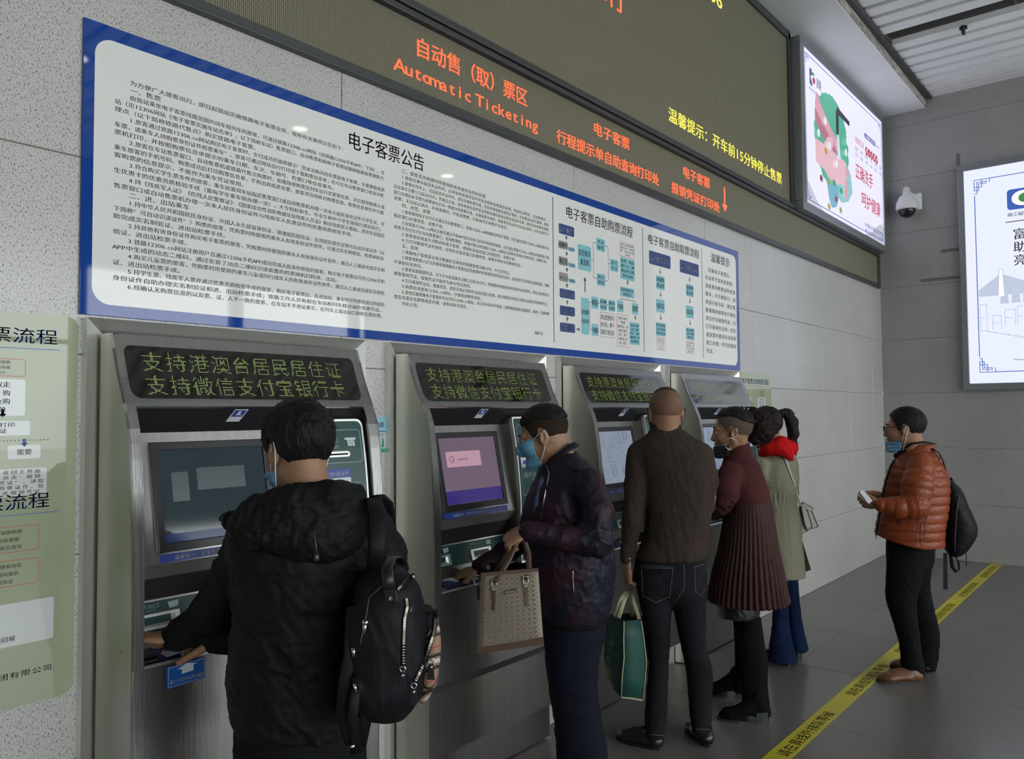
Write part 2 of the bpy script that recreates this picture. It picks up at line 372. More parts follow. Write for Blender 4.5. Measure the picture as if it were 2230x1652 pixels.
L2 = '''#　　三、旅客丢失购票时所使用的有效身份证件的处理
　　1.旅客在乘车前丢失证件的，应到该有效身份证件的发证机构办理身份证明，凭身份证明进、出站和乘车。
　　2.旅客在列车上、出站前丢失证件的，须先办理补票手续，经站车核验席位使用正常的，开具客运记录交旅客，旅客
应在乘车日期之日起30日内，凭客运记录、该有效身份证件发证机构办理的身份证明以及后补车票，到列车的经停站退票
窗口办理后补车票与原票乘车区间一致部分的退票手续。办理退票手续时，如核查丢失证件有出站记录的，后补车票不予
退票；无出站记录的，办理退票时，不收退票费，已核收的手续费不予退还。
#　　四、改签、退票
　　1.旅客使用电子支付方式通过车站售票窗口、铁路12306.cn网站购买的电子客票，均可通过铁路12306.cn网站或车站
指定窗口办理改签、退票手续。
　　2.在铁路12306.cn网站注册且通过手机APP成功完成人脸身份核验的旅客，也可通过铁路12306.cn网站办理其他人使
用电子支付方式在车站售票窗口、自动售票机、铁路代售点和铁路12306.cn网站为其购买的电子客票改签、退票手续。
　　3.旅客使用现金方式购买的电子客票，须到车站指定窗口办理改签、退票手续。
　　4.已打印报销凭证的旅客，应到车站指定窗口办理改签、退票手续并交回报销凭证。
#　　五、其他
　　1.铁路电子客票是以电子数据形式体现的铁路旅客运输合同，不允许转让。
　　2.旅客或购票人应当妥善保管铁路电子客票信息及购票时所使用的有效身份证件，因保管不当导致信息被盗用，铁路
不承担任何责任。
　　3.旅客如需报销凭证，可于开车前或乘车日期之日起30日内，凭购票时所使用的有效身份证件原件，到车站售票窗口
换取报销凭证。报销凭证不能作为乘车凭证使用。
　　4.打印报销凭证后，旅客改签、退票手续必须到车站指定窗口办理，建议旅客在完成当次旅行后再打印报销凭证。
　　5.购票前请查询12306.cn网站，仔细阅读购票须知。
　　6.其他实施铁路电子客票的车站详见12306.cn网站。本公告中的未尽事宜，按照铁路旅客运输规程、细则、互联网售
票及车票实名制等规定办理，请参阅有关规定。
　　特此公告。'''.split('\n')
para(L1, 1.093, 2.19, 2.648, .02395, .0178, 47.5)
para(L2, 2.245, 3.325, 2.632, .02465, .0182, 48.5)
text(ink, '电子客票公告', (2.0, YT, 2.665), X, Z, .078, width=.425)
text(ink, '涪陵北站', (3.20, YT, 2.0), X, Z, .018)
text(ink, '电子客票自助购票流程', (3.48, YT, 2.66), X, Z, .072, width=.70)
text(ink, '电子客票自助取票流程', (4.355, YT, 2.66), X, Z, .066, width=.705)
text(ink, '温馨提示', (5.24, YT, 2.668), X, Z, .07, width=.32)
R3 = '　实施电子客票后，/车站将不提供纸质票，/请旅客持购票证件检票/乘车。为方便旅行，请/预留手机号码，建议需/要报销的旅客在行程结/束后打印报销凭证，已/打印报销凭证的，改签/或退票时需到车站售票/窗口办理，并交回报销/凭证。'.split('/')
for k, s in enumerate(R3): text(ink, s.lstrip('　'), (5.145+(.05 if s[0] == '　' else 0), YT, 2.585-k*.0575), X, Z, .034, width=.5*len(s.strip('　'))/10)
ink.build('lettering', M_ink, nt_)
dv = MB()
for x in (3.366, 4.296, 5.10): dv.box(x-.003, x+.003, YT, YT+.0003, 1.968, 2.742)
def c3(x, y): q = onp(1, 0, 1180+x/4.13, 420+y/4.13); return q[0], q[2]
def fbox(xl, yt, xr, yb):                    # chart box from its left edge and width
    a = c3(xl, yt); b_ = c3(xl, yb); c = c3(xr, yt+(xr-xl)*.22); return a[0], c[0], b_[1], a[1]
boxes = {'navy_box': [(137,272,275,362,'点击“购票”'),(145,857,282,938,'选择车次'),(147,1010,282,1095,'选择票种/张数、席别'),(148,1163,283,1245,'确认购票信息/读取购票证件'),
   (950,515,1142,635,'点击“购票信息单”'),(1227,597,1397,712,'点击“报销凭证”')],
 'grey_box': [(133,425,218,495,'成都东'),(137,568,218,645,'重庆北'),(139,710,220,790,'2019-7-23')],
 'cyan_box': [(220,482,280,522,'可更改'),(222,625,285,665,'可更改'),(225,768,285,805,'可更改'),(308,457,428,685,'是否购买/乘意险'),(473,402,552,515,'不买/保险'),(478,720,556,828,'购买/保险'),
   (598,590,672,700,'进行/支付'),(690,572,820,770,'找零、取走/银行卡、购/票证件及购/票信息单'),(690,840,816,928,'是否需要打印/报销凭证'),(337,937,410,1268,'是否预留/手机号码'),(430,928,492,1038,'预留'),
   (508,945,570,1052,'输入预留/手机号码'),(584,960,643,1062,'接收行程/信息短信'),(663,962,718,1068,'不需要'),(796,988,852,1090,'需要'),(432,1175,494,1283,'不预留'),
   (774,1158,864,1360,'返回主界面/点击“报销/凭证”，读取/购票证件，取/走报销凭证'),(1013,738,1090,862,'读取购/票证件'),(1013,950,1090,1070,'勾选车次'),(1010,1160,1100,1282,'取走购票/证件及购/票信息单'),
   (1282,815,1350,925,'读取购/票证件'),(1282,1010,1350,1120,'勾选车次'),(1282,1208,1358,1315,'取走购票/证件及报/销凭证')],
 'outlined_box': [(687,437,817,565,'建议您妥善保管购/票信息单，如有需/要，请主动出示配/合查验'),(508,1067,637,1292,'建议您预留手/机号码，便于/获取行程信息'),(659,1085,761,1380,'建议您选择/“不需要”/报销凭证，或/结束行程后/打印，便于/办理网上退/票、改签'),
   (1015,1292,1098,1410,'建议您妥善/保管购票信息/单，如有需/要，请主动/出示配合'),(1286,1328,1358,1438,'为方便您办/理退签，建/议在行程结/束后打印')]}
wt = MB(); bt = MB()
for nm, lst in boxes.items():
    mm = {'navy_box': M_navy, 'grey_box': M_greyp, 'cyan_box': M_cyan, 'outlined_box': M_pinkl}[nm]
    for xl, yt, xr, yb, s in lst:
        x0, x1, z0, z1 = fbox(xl, yt, xr, yb)
        MB().prism(*flat(rrect(x0, x1, z0, z1, .008, 3), YT, .0003)).build(nm, mm, nt_)
        if nm == 'outlined_box': MB().prism(*flat(rrect(x0+.003, x1-.003, z0+.003, z1-.003, .006, 3), YT-.0002, .0002)).build('box_face', M_white, nt_)
        ls = s.split('/'); n = len(ls); mxl = max(sum(advance(c) for c in l) for l in ls)
        h = min((z1-z0)*.86/n, .05); em_ = min((x1-x0)*.92/mxl, h*1.15)
        for k, l in enumerate(ls):
            zc = (z0+z1)/2+((n-1)/2-k)*h*1.03
            text(wt if nm == 'navy_box' else bt, l, ((x0+x1)/2, YT-.0005, zc-h*.30), X, Z, min(h*.8, em_*1.6), width=em_*sum(advance(c) for c in l), cx=True)
def arrow(x, y0, y1, mb, w=.011):
    a = c3(x, y0); b_ = c3(x, y1); s = 1 if b_[1] > a[1] else -1
    mb.box(a[0]-w*.28, a[0]+w*.28, YT, YT+.0003, min(a[1], b_[1]-s*.02), max(a[1], b_[1]-s*.02))
    mb.add([(a[0]-w, YT, b_[1]-s*.022), (a[0]+w, YT, b_[1]-s*.022), (a[0], YT, b_[1])], [(0, 1, 2)])
for q in [(205,388,430),(208,528,575),(211,672,718),(211,815,860),(213,965,1010),(214,1115,1160),(757,785,832),(826,1098,1147),(1050,680,738),(1053,882,942),(1055,1090,1150),(1315,755,805),(1318,945,1000),(1320,1140,1195),(374,895,757)]:
    arrow(*q, dv, .016 if q[0] == 374 else .011)
a = c3(295, 1225); dv.box(a[0], a[0]+.02, YT, YT+.0003, a[1]-.003, a[1]+.003).add([(a[0]+.018, YT, a[1]-.012), (a[0]+.018, YT, a[1]+.012), (a[0]+.036, YT, a[1])], [(0, 1, 2)])
def seg(*pts):
    for (xa, ya), (xb, yb) in zip(pts[:-1], pts[1:]):
        A = c3(xa, ya); B = c3(xb, yb)
        if abs(xa-xb) < 12: dv.box(A[0]-.0015, A[0]+.0015, YT, YT+.0003, min(A[1], B[1]), max(A[1], B[1]))
        else: dv.box(A[0], B[0], YT, YT+.0003, A[1]-.0015, A[1]+.0015)
seg((447, 447), (447, 765)); seg((447, 447), (473, 452)); seg((430, 598), (447, 600)); seg((450, 765), (478, 770)); seg((580, 482), (582, 790)); seg((553, 478), (580, 482)); seg((557, 790), (582, 792)); seg((582, 636), (600, 638)); seg((673, 660), (690, 663))
seg((415, 980), (418, 1228)); seg((415, 980), (430, 983)); seg((418, 1228), (432, 1230)); seg((492, 993), (508, 996)); seg((570, 1006), (584, 1008)); seg((755, 938), (755, 962)); seg((690, 950), (692, 965)); seg((690, 950), (824, 975)); seg((824, 972), (824, 990))
dv.build('chart_line', M_dline, nt_); wt.build('chart_lettering', M_wp, nt_); bt.build('chart_lettering', M_ink, nt_)

# ------------------------------------------------------------------ green flow signs left and right
M_green = mat('sign_green', (.36, .41, .27), .5, spec=0, coat=.9, coat_r=.02, bump=(2, .02))
M_sgw = mat('sign_white', (.60, .64, .62), .4, coat=.8, coat_r=.02)
M_sred = mat('sign_red', (.6, .08, .08), .5)
M_sgblue = mat('sign_blue', (.05, .12, .45), .4)
def green_sign(x1, label, wdt=.62):
    z0, z1 = .79, 1.893; x0 = x1-wdt; e = empty('flow_sign', ((x0+x1)/2, -.003, z0), label, 'sign', 'green ticket flow signs')
    def P(u, v): return x0+u*wdt, z0+v*(z1-z0)
    MB().prism(*flat(rrect(x0, x1, z0, z1, .035, 6), -.0045, .003)).build('board', M_green, e)
    bl = MB(); y = -.005
    text(bl, '电子客票自助购票流程', (P(.06, .92)[0], y, P(0, .925)[1]), X, Z, .047, width=.86*wdt)
    text(bl, '电子客票自助取票流程', (P(.06, .5)[0], y, P(0, .50)[1]), X, Z, .047, width=.84*wdt)
    for v in (.908, .483): a = P(.05, v); bl.box(a[0], a[0]+.88*wdt, y, y+.0004, a[1]-.001, a[1]+.001)
    for u, v in ((.72, .74), (.80, .665)): a = P(u, v); bl.box(a[0]-.004, a[0]+.004, y, y+.0003, a[1]-.002, a[1]+.012).add([(a[0]-.01, y, a[1]), (a[0]+.01, y, a[1]), (a[0], y, a[1]-.01)], [(0, 1, 2)])
    bl.build('blue_print', M_sgblue, e)
    k = MB()
    def wb(u0, u1, v0, v1, s, red=False, sz=.016):
        a = P(u0, v0); b_ = P(u1, v1)
        if red:
            MB().prism(*flat(rrect(a[0], b_[0], a[1], b_[1], .008, 3), y, .0003)).build('red_outline', M_sred, e); MB().prism(*flat(rrect(a[0]+.0015, b_[0]-.0015, a[1]+.0015, b_[1]-.0015, .007, 3), y-.0002, .0002)).build('box_face', M_green, e)
        else: MB().prism(*flat(rrect(a[0], b_[0], a[1], b_[1], .006, 3), y, .0003)).build('white_box', M_sgw, e)
        ls = s.split('/'); n = len(ls); h = (b_[1]-a[1])/(n+.4)
        for i, l in enumerate(ls):
            tw = min((b_[0]-a[0])*.92, sum(advance(c) for c in l)*sz*1.25)
            text(k, l, ((a[0]+b_[0])/2, y-.0004, b_[1]-h*(i+.2)-h*.75), X, Z, min(h*.85, sz*1.1), width=tw, cx=True)
    wb(.56, .80, .835, .88, '建议您妥善保管购/票信息单，如有需/要请主动出示', True, .009)
    wb(.55, .80, .735, .828, '找零、取走/银行卡、购/票证件及购/票信息单'); wb(.54, .82, .685, .722, '是否需要打印/报销凭证')
    wb(.46, .62, .625, .66, '不需要'); wb(.74, .86, .625, .66, '需要')
    wb(.45, .665, .505, .62, '建议您选择/“不需要”/报销凭证，或/结束行程后/打印，便于/办理网上退/票、改签', True, .013); wb(.70, .885, .53, .60, '返回主界面/点击“报销/凭证”，读取/购票证件，取/走报销凭证')
    wb(.10, .35, .74, .83, '是否购买/乘意险'); wb(.10, .35, .56, .66, '进行/支付')
    wb(.30, .50, .39, .44, '取走购票/证件及购/票信息单'); wb(.56, .86, .39, .455, '建议您妥善保管购票/信息单，如有需要/请主动出示配合查验', True, .011)
    wb(.30, .50, .295, .345, '取走购票/证件及报/销凭证'); wb(.56, .86, .305, .37, '为方便您办理退改签/建议在行程结束后/打印报销凭证', True, .011)
    wb(.04, .92, .155, .262, '请旅客持购票证件检票乘车。/需要报销的旅客在行程结束后打印报销/凭证，改签或退票时需到车站售票窗口办理，并交回报', False, .014)
    text(k, '中国铁路成都局集团有限公司', (P(.40, .07)[0], y, P(0, .075)[1]), X, Z, .019, width=.52*wdt)
    dd = MB()
    for i in range(34): a = P(.44+.0135*i, .672); dd.box(a[0], a[0]+.003, y, y+.0003, a[1]-.0015, a[1]+.0015); a = P(.44+.0135*i, .498); dd.box(a[0], a[0]+.003, y, y+.0003, a[1]-.0015, a[1]+.0015)
    k.build('lettering', M_dline, e); dd.build('dotted_line', M_dline, e)
green_sign(1.0, 'pale green flow-chart sign on the granite left of the nearest ticket machine', .70)
green_sign(6.315, 'pale green flow-chart sign on the wall right of the farthest ticket machine', .61)
# little blue and white hygiene sticker between first and second machine
e = empty('hygiene_sticker', (2.196, -.002, 1.44), 'small pale blue hygiene sticker on the granite strip beside the first ticket machine', 'sticker')
MB().box(2.135, 2.213, -.0035, -.0015, 1.44, 1.585).build('card', mat('sticker_blue', (.30, .58, .68), .4), e)
MB().box(2.137, 2.211, -.0042, -.0036, 1.455, 1.53).build('white_print', M_wp, e)
t = MB(); text(t, '防疫', (2.15, -.0045, 1.545), X, Z, .024); text(t, '勤洗手', (2.15, -.0046, 1.508), X, Z, .015); t.tube([(2.15, -.0045, 1.525), (2.175, -.0045, 1.528), (2.205, -.0045, 1.524)], .002, 5); t.build('lettering', M_sgblue, e)
t = MB()
for k in range(4): t.add([(2.19-.011*(1-k*.15), -.0047, 1.462+.009*k), (2.19+.011*(1-k*.15), -.0047, 1.462+.009*k), (2.19, -.0047, 1.476+.009*k)], [(0, 1, 2)])
t.box(2.137, 2.211, -.0046, -.0042, 1.441, 1.456); t.build('green_print', mat('sticker_green', (.03, .35, .16), .4), e)

# ------------------------------------------------------------------ lit advertising box on the left wall
M_lb = emis('lightbox_face', (.80, .80, 1.0), 1.15)
lb = empty('light_box', (8.13, -.06, 3.34), 'lit white advertising box about hand washing high on the wall beside the LED display', 'light box')
x0, x1, z0, z1, y = 6.83, 9.42, 3.335, 4.86, -.12
fb = MB()
fb.box(x0, x1, y, 0, z0, z0+.075).box(x0, x1, y, 0, z1-.06, z1).box(x0, x0+.10, y, 0, z0+.075, z1-.06).box(x1-.05, x1, y, 0, z0+.075, z1-.06)
fb.build('frame', M_grey, lb, bevel=.006)
MB().box(x0+.09, x1-.04, y+.012, y+.05, z0+.07, z1-.05).build('lit_panel', M_lb, lb)
def pcol(name, c, s=.8): return emis(name, c, s)
def LB(u, v): return x0+.1+u*(x1-x0-.15), z0+.08+v*(z1-z0-.15)      # 0..1 on the poster
def poly(pts, m_, nm, k=0, par=None, f=None):
    mb = MB(); f = f or LB; vs = [(f(*p)[0], y+.0115-.0006*k, f(*p)[1]) for p in pts]
    mb.prism(vs, (0, .0005, 0)); return mb.build(nm, m_, par or lb)
def blob(cu, cv, ru, rv, n=40, j=.06, seed=1, a0=0, a1=360):
    rr = random.Random(seed); return [(cu+ru*(1+rr.uniform(-j, j))*math.cos(math.radians(a0+(a1-a0)*i/n)), cv+rv*(1+rr.uniform(-j, j))*math.sin(math.radians(a0+(a1-a0)*i/n))) for i in range(n)]
poly(blob(.30, .52, .20, .33, 60, .045), pcol('ad_green', (.15, .75, .52), .62), 'green_splash', 0)
poly(blob(.40, .30, .14, .16, 40, .05, 4), pcol('ad_paleblue', (.42, .82, .88), .75), 'water_splash', 1)
poly(blob(.30, .24, .07, .18, 30, .06, 6), pcol('ad_blue', (.25, .62, .85), .75), 'water_splash', 2)
pk = pcol('ad_pink', (.95, .48, .60), .8); pk2 = pcol('ad_rose', (.70, .28, .38), .7); pk3 = pcol('ad_palepink', (1, .62, .72), .85)
poly([(.115, .70), (.115, .57), (.20, .50), (.30, .44), (.37, .47), (.36, .53), (.26, .60), (.19, .70), (.13, .78)], pk2, 'printed_arm', 3)
poly([(.13, .78), (.19, .70), (.30, .60), (.36, .56), (.40, .50), (.36, .48), (.26, .55), (.115, .66)], pk, 'printed_arm', 4)
poly([(.105, .46), (.20, .46), (.245, .53), (.30, .55), (.31, .50), (.29, .46), (.40, .44), (.40, .28), (.36, .24), (.26, .25), (.20, .29), (.105, .30)], pk3, 'printed_palm', 5)
for i in range(4): poly(blob(.405, .425-.045*i, .065-.006*i, .023, 16, .0), pk3, 'printed_finger', 6+i)
for i, (u, v) in enumerate(((.47, .37), (.46, .28), (.45, .22))): poly(blob(u, v, .02, .04, 12, 0), pk, 'printed_finger', 10+i)
fc = pcol('ad_dark', (.03, .03, .06), .8)
poly([(.35, .60), (.35, .76), (.37, .80), (.52, .77), (.52, .735), (.385, .75), (.375, .60)], fc, 'printed_tap', 6)
poly([(.355, .60), (.375, .60), (.39, .44), (.36, .42)], pcol('ad_water', (.70, .90, 1), .95), 'printed_water', 13)
rg = random.Random(5)
for i, (u, v) in enumerate(((.215, .42), (.155, .21), (.24, .22), (.30, .235), (.235, .05), (.32, .13), (.37, .07), (.38, .21))):
    c = [(.55, .45, .05), (.35, .05, .12), (.40, .50, .08), (.05, .45, .15)][i % 4]
    pts = [(u+(.022 if a % 2 else .012)*math.cos(a*math.pi/9), v+(.030 if a % 2 else .017)*math.sin(a*math.pi/9)) for a in range(18)]
    poly(pts, pcol('ad_germ_%d' % i, c, .8), 'printed_germ', 14+i)
for u, v in ((.21, .62), (.13, .50), (.47, .60), (.45, .51), (.25, .47), (.33, .38)): poly(blob(u, v, .014, .028, 14, 0), pcol('ad_bubble', (.85, .95, 1), 1) if u == .21 else bpy.data.materials['ad_bubble'], 'printed_bubble', 24)
mr = pcol('ad_red', (.62, .02, .06), .75); mb_ = pcol('ad_navy', (.03, .06, .35), .8); mgr = pcol('ad_grey', (.20, .22, .30), .8)
def lt(s, u, v, w, h, mm, nm='lettering'):
    t = MB(); a = LB(u, v); text(t, s, (a[0], y+.009, a[1]), X, Z, h, width=w); t.build(nm, mm, lb)
lt('正确洗手', .585, .40, .62, .17, mr); lt('呵护健康', .66, .215, .70, .17, mr)
lt('社会主义', .595, .66, .30, .075, mr); 
for i, c in enumerate('核心价值观'):
    u = .75+.038*i; poly(blob(u, .655, .019, .034, 20, 0), mr, 'seal', 8); t = MB(); a = LB(u, .642); text(t, c, (a[0], y+.004, a[1]), X, Z, .05, cx=True); t.build('seal_letter', M_lb, lb)
for i, s in enumerate(('富强', '文明', '和谐', '公正', '爱国', '诚信')): lt(s, .59+.07*i, .60, .09, .04, mgr)
for i, s in enumerate(('民主', '自由', '平等', '法治', '敬业', '友善')): lt(s, .59+.07*i, .555, .09, .04, mgr)
poly([(.73, .79), (.73, .755), (.895, .755), (.895, .79)], mb_, 'blue_strip', 4); t = MB(); a = LB(.735, .76); text(t, '文明健康 绿色环保', (a[0], y+.006, a[1]), X, Z, .035, width=.38); t.build('lettering', M_lb, lb); lt('公益广告', .90, .76, .16, .035, mgr)
lt('中共重庆市涪陵区委宣传部', .70, .065, .66, .05, mb_); lt('重庆市涪陵区文明办', .70, .04-.015, .66, .042, mb_); lt('涪陵北火车站', .70, -.012+.0, .5, .034, mb_)
poly([(.06, .90), (.06, .80), (.078, .785), (.09, .80), (.07, .84), (.085, .90)], mb_, 'emblem', 5); poly(blob(.095, .862, .02, .025, 16, 0, 1, 20, 200), pcol('ad_leaf', (.08, .40, .10), .7), 'emblem', 6); poly(blob(.103, .835, .014, .022, 16, 0), mr, 'emblem', 7)
lt('涪陵', .128, .815, .14, .10, fc); lt('两江福地 神奇涪陵', .05, .755, .26, .03, mgr)
def fret(f, par, mm, w=.012, k=2, su=.02, sv=.03, lw=.0035):
    """thin border with stepped corner ornaments"""
    mb = MB()
    def ln(u0, v0, u1, v1):
        a = f(u0, v0); b_ = f(u1, v1); mb.box(*sorted((a[0]-lw*(u0 == u1), b_[0]+lw*(u0 == u1))), y+.0095, y+.0105, *sorted((a[1]-lw*(v0 == v1), b_[1]+lw*(v0 == v1))))
    ln(.015+su*2, .975, .985-su*2, .975); ln(.015+su*2, .025, .985-su*2, .025); ln(.015, .025+sv*2, .015, .975-sv*2); ln(.985, .025+sv*2, .985, .975-sv*2)
    for cu, du in ((.015, 1), (.985, -1)):
        for cv, dv_ in ((.975, -1), (.025, 1)):
            for i in range(2):
                a, b_ = cu+du*su*i*.6, cv+dv_*sv*i*.6
                ln(a, b_, a+du*su*(2-i*.6), b_); ln(a, b_, a, b_+dv_*sv*(2-i*.6)); ln(a+du*su, b_, a+du*su, b_+dv_*sv*.6)
    mb.build('border_print', mm, par)
fret(LB, lb, pcol('ad_lineblue', (.04, .10, .5), .8))
hl = pcol('ad_hill', (.72, .72, .84), .85)
poly([(.0, .0), (.0, .16), (.05, .12), (.10, .06), (.15, .02), (.2, 0)], hl, 'printed_hill', 0); poly([(.70, .0), (.82, .06), (.90, .13), (.96, .16), (1, .14), (1, 0)], hl, 'printed_hill', 0)
# ------------------------------------------------------------------ lit box on the end wall
lb2 = empty('light_box', (9.54, -1.9, 1.8), 'tall lit white advertising box with a blue fret border on the end wall', 'light box')
def EB(u, v): return -.87-u*2.0, 1.885+v*2.22            # y, z
XE = 9.50
f2 = MB(); f2.box(XE, 9.58, -2.95, -.815, 1.80, 1.87).box(XE, 9.58, -2.95, -.815, 4.12, 4.19).box(XE, 9.58, -.875, -.815, 1.87, 4.12).box(XE, 9.58, -2.95, -2.89, 1.87, 4.12)
f2.build('frame', M_grey, lb2, bevel=.005)
MB().box(XE+.01, XE+.04, -2.90, -.865, 1.86, 4.13).build('lit_panel', emis('lightbox_face2', (.80, .84, 1.0), 1.15), lb2)
def ep(pts, mm, nm, k=0):
    mb = MB(); mb.prism([(XE+.0095-.0006*k, *EB(*p)) for p in pts], (.0005, 0, 0)); mb.build(nm, mm, lb2)
b2 = MB(); lnb = pcol('ad_lineblue2', (.06, .16, .62), .8)
def ln2(u0, v0, u1, v1, w=.004):
    a = EB(u0, v0); c = EB(u1, v1); b2.box(XE+.008, XE+.009, min(a[0], c[0])-w, max(a[0], c[0])+w, min(a[1], c[1])-w, max(a[1], c[1])+w)
ln2(.05, .12, .05, .88); ln2(.12, .955, .95, .955); ln2(.12, .045, .95, .045)
for s_, vb in ((-1, .955), (1, .045)):
    for (a_, b_, c_, d_) in ((.0, .0, .07, .0), (.0, .0, 0, .05), (.0, .05, .02, .05), (.02, .05, .02, .02), (.02, .02, .055, .02), (.07, 0, .07, .018), (.035, 0, .035, .035), (0, .035, .035, .035), (.012, .012, .05, .012), (.012, .012, .012, .065), (.0, .065, .012, .065), (.055, .02, .055, .008)):
        ln2(.05+a_, vb+s_*b_, .05+c_, vb+s_*d_, .0032)
b2.build('border_print', lnb, lb2)
ep(rrect(.195, .33, .79, .885, .015, 4), lnb, 'emblem', 1); ep(blob(.265, .84, .05, .035, 24, 0), pcol('ad_white', (1, 1, 1), 1.1), 'emblem', 2); ep(blob(.275, .84, .03, .022, 24, 0), bpy.data.materials['ad_leaf'], 'emblem', 3)
t = MB()
def t2(s, u, v, h): a = EB(u, v); text(t, s, (XE+.0065, a[0], a[1]), -Yv, Z, h)
t2('两江福地', .195, .76, .045); t2('富民', .215, .655, .12); t2('助力', .215, .595, .12); t2('亮丽', .215, .535, .12)
a = EB(.185, .735); t.box(XE+.006, XE+.007, a[0]-.2, a[0], a[1]-.004, a[1]+.004); t.build('lettering', fc, lb2)
sk = pcol('ad_sketch', (.42, .55, .78), .85); sk2 = pcol('ad_sketch2', (.62, .70, .88), .95)
ep([(.055, .43), (.155, .50), (.33, .43), (.33, .40), (.055, .40)], sk2, 'printed_bridge', 0)
ep([(.15, .52), (.165, .52), (.172, .395), (.143, .395)], bpy.data.materials['ad_white'], 'printed_tower', 1)
b3 = MB()
def ln3(u0, v0, u1, v1, w=.0022):
    a = EB(u0, v0); c = EB(u1, v1); p = np.array([XE+.0075, a[0], a[1]]); q = np.array([XE+.0075, c[0], c[1]]); b3.tube([p, q], w, 4)
for q in ((.15, .52, .143, .395), (.165, .52, .172, .395), (.15, .52, .165, .52)): ln3(*q)
r9 = random.Random(8)
for i in range(16):
    u = .06+.055*i; w = r9.uniform(.025, .045); h = r9.uniform(.06, .13); v = .25+r9.uniform(-.02, .02)
    for q in ((u, v, u, v+h), (u, v+h, u+w, v+h), (u+w, v+h, u+w, v), (u, v+h*.5, u+w*.7, v+h*.5)): ln3(*q)
for i in range(10): ln3(.06+.03*i, .24-.006*i, .10+.03*i, .235-.008*i); ln3(.2+.06*i, .10+.01*(i % 3), .25+.06*i, .095+.01*(i % 3), .005)
b3.build('printed_sketch', sk, lb2)
for i in range(7): u = .15+.05*i; h = .03+.02*(i % 3); ep([(u, .36), (u+.04, .36), (u+.035, .37+h), (u+.005, .38+h)], sk2, 'printed_trees', 0)
# dome security camera on the end wall
cm = empty('security_camera', (9.5, -.33, 3.85), 'white dome security camera on a bracket on the end wall', 'security camera')
cy, cz, cx_ = -.335, 3.83, 9.42
MB().box(9.545, 9.58, cy-.12, cy-.02, 3.80, 3.98).tube([(9.56, cy-.06, 3.93), (9.50, cy-.03, 3.96), (cx_, cy, 3.97)], .022, 10).build('bracket', M_slat, cm, True)
MB().tube([(cx_, cy, 4.04), (cx_, cy, 4.02), (cx_, cy, 3.95), (cx_, cy, 3.93), (cx_, cy, 3.86), (cx_, cy, 3.80), (cx_, cy, 3.785)], [.012, .035, .045, .075, .108, .112, .105], 24).build('housing', mat('camera_white', (.66, .67, .68), .4), cm, True)
dm = MB().ball((cx_, cy, 3.785), (.088, .088, .088), 24).build('dome', mat('camera_dome', (.012, .012, .014), .08), cm, True)
# yellow queue tape
M_tape = mat('tape_yellow', (.62, .54, .035), .45, noise=(3, .12), coords='Position')
tp = empty('queue_tape', (5.5, -1.05, 0), 'yellow floor tape with black lettering running to the end wall', 'floor tape')
MB().box(-3, 9.575, -1.108, -1.0, .0008, .0016).build('tape', M_tape, tp)
t = MB()
for k in range(-2, 6):
    x = 3.69+1.013*k; text(t, '请在黄线外排队等候', (x, -1.085, .0019), X, Yv, .068, width=.69)
t.build('lettering', mat('tape_ink', (.03, .03, .02), .6), tp)
# ------------------------------------------------------------------ ticket machines
M_steel = mat('brushed_steel', (.33, .33, .315), .33, 1.0, noise=(60, .07, (1, 1, .04)), bump=(220, .05, (1, 1, .03)))
M_steel2 = mat('satin_steel', (.84, .84, .80), .48, 1.0, bump=(8, .03))
M_side = mat('side_steel', (.50, .505, .445), .45, 1.0, noise=(5, .10, (1, 1, .3)), bump=(220, .04, (1, 1, .03)))
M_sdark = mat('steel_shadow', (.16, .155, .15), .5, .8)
M_blackp = mat('black_panel', (.018, .018, .02), .35)
M_shade = mat('shaded_soffit', (.035, .03, .026), .5)  # shade under the overhang put into the colour
M_kgreen = mat('machine_green', (.012, .062, .058), .35)
M_pale = mat('print_pale', (.42, .55, .53), .5)
M_ledg = mat('led_glass', (.010, .010, .008), .06, coat=.3)
M_dot = emis('led_green', (.42, .62, .04), .60)
M_kblue = mat('label_blue', (.03, .06, .32), .4)
M_glassblk = mat('reader_glass', (.01, .01, .012), .08)
WK = lambda p: (lambda k: (p[0]*k, p[1]-.06, 1.6+(p[2]-1.6)*k))((2.512+p[1]-.06)/(2.512+p[1]))
class KB(MB):
    def add(s, vs, fs): return MB.add(s, [WK(p) for p in vs], fs)
PROF = [(1.852, -.022), (1.80, -.040), (1.713, -.073), (1.636, -.112), (1.60, -.128), (1.56, -.143), (1.515, -.152), (1.47, -.159), (1.42, -.165), (1.37, -.171), (1.28, -.178), (1.2, -.183), (1.0, -.184), (0.8, -.185), (0.50, -.188)]
def py_(z): return float(np.interp(z, [p[0] for p in PROF][::-1], [p[1] for p in PROF][::-1]))
XL, XA, XB, XR = 1.085, 1.122, 1.995, 2.045
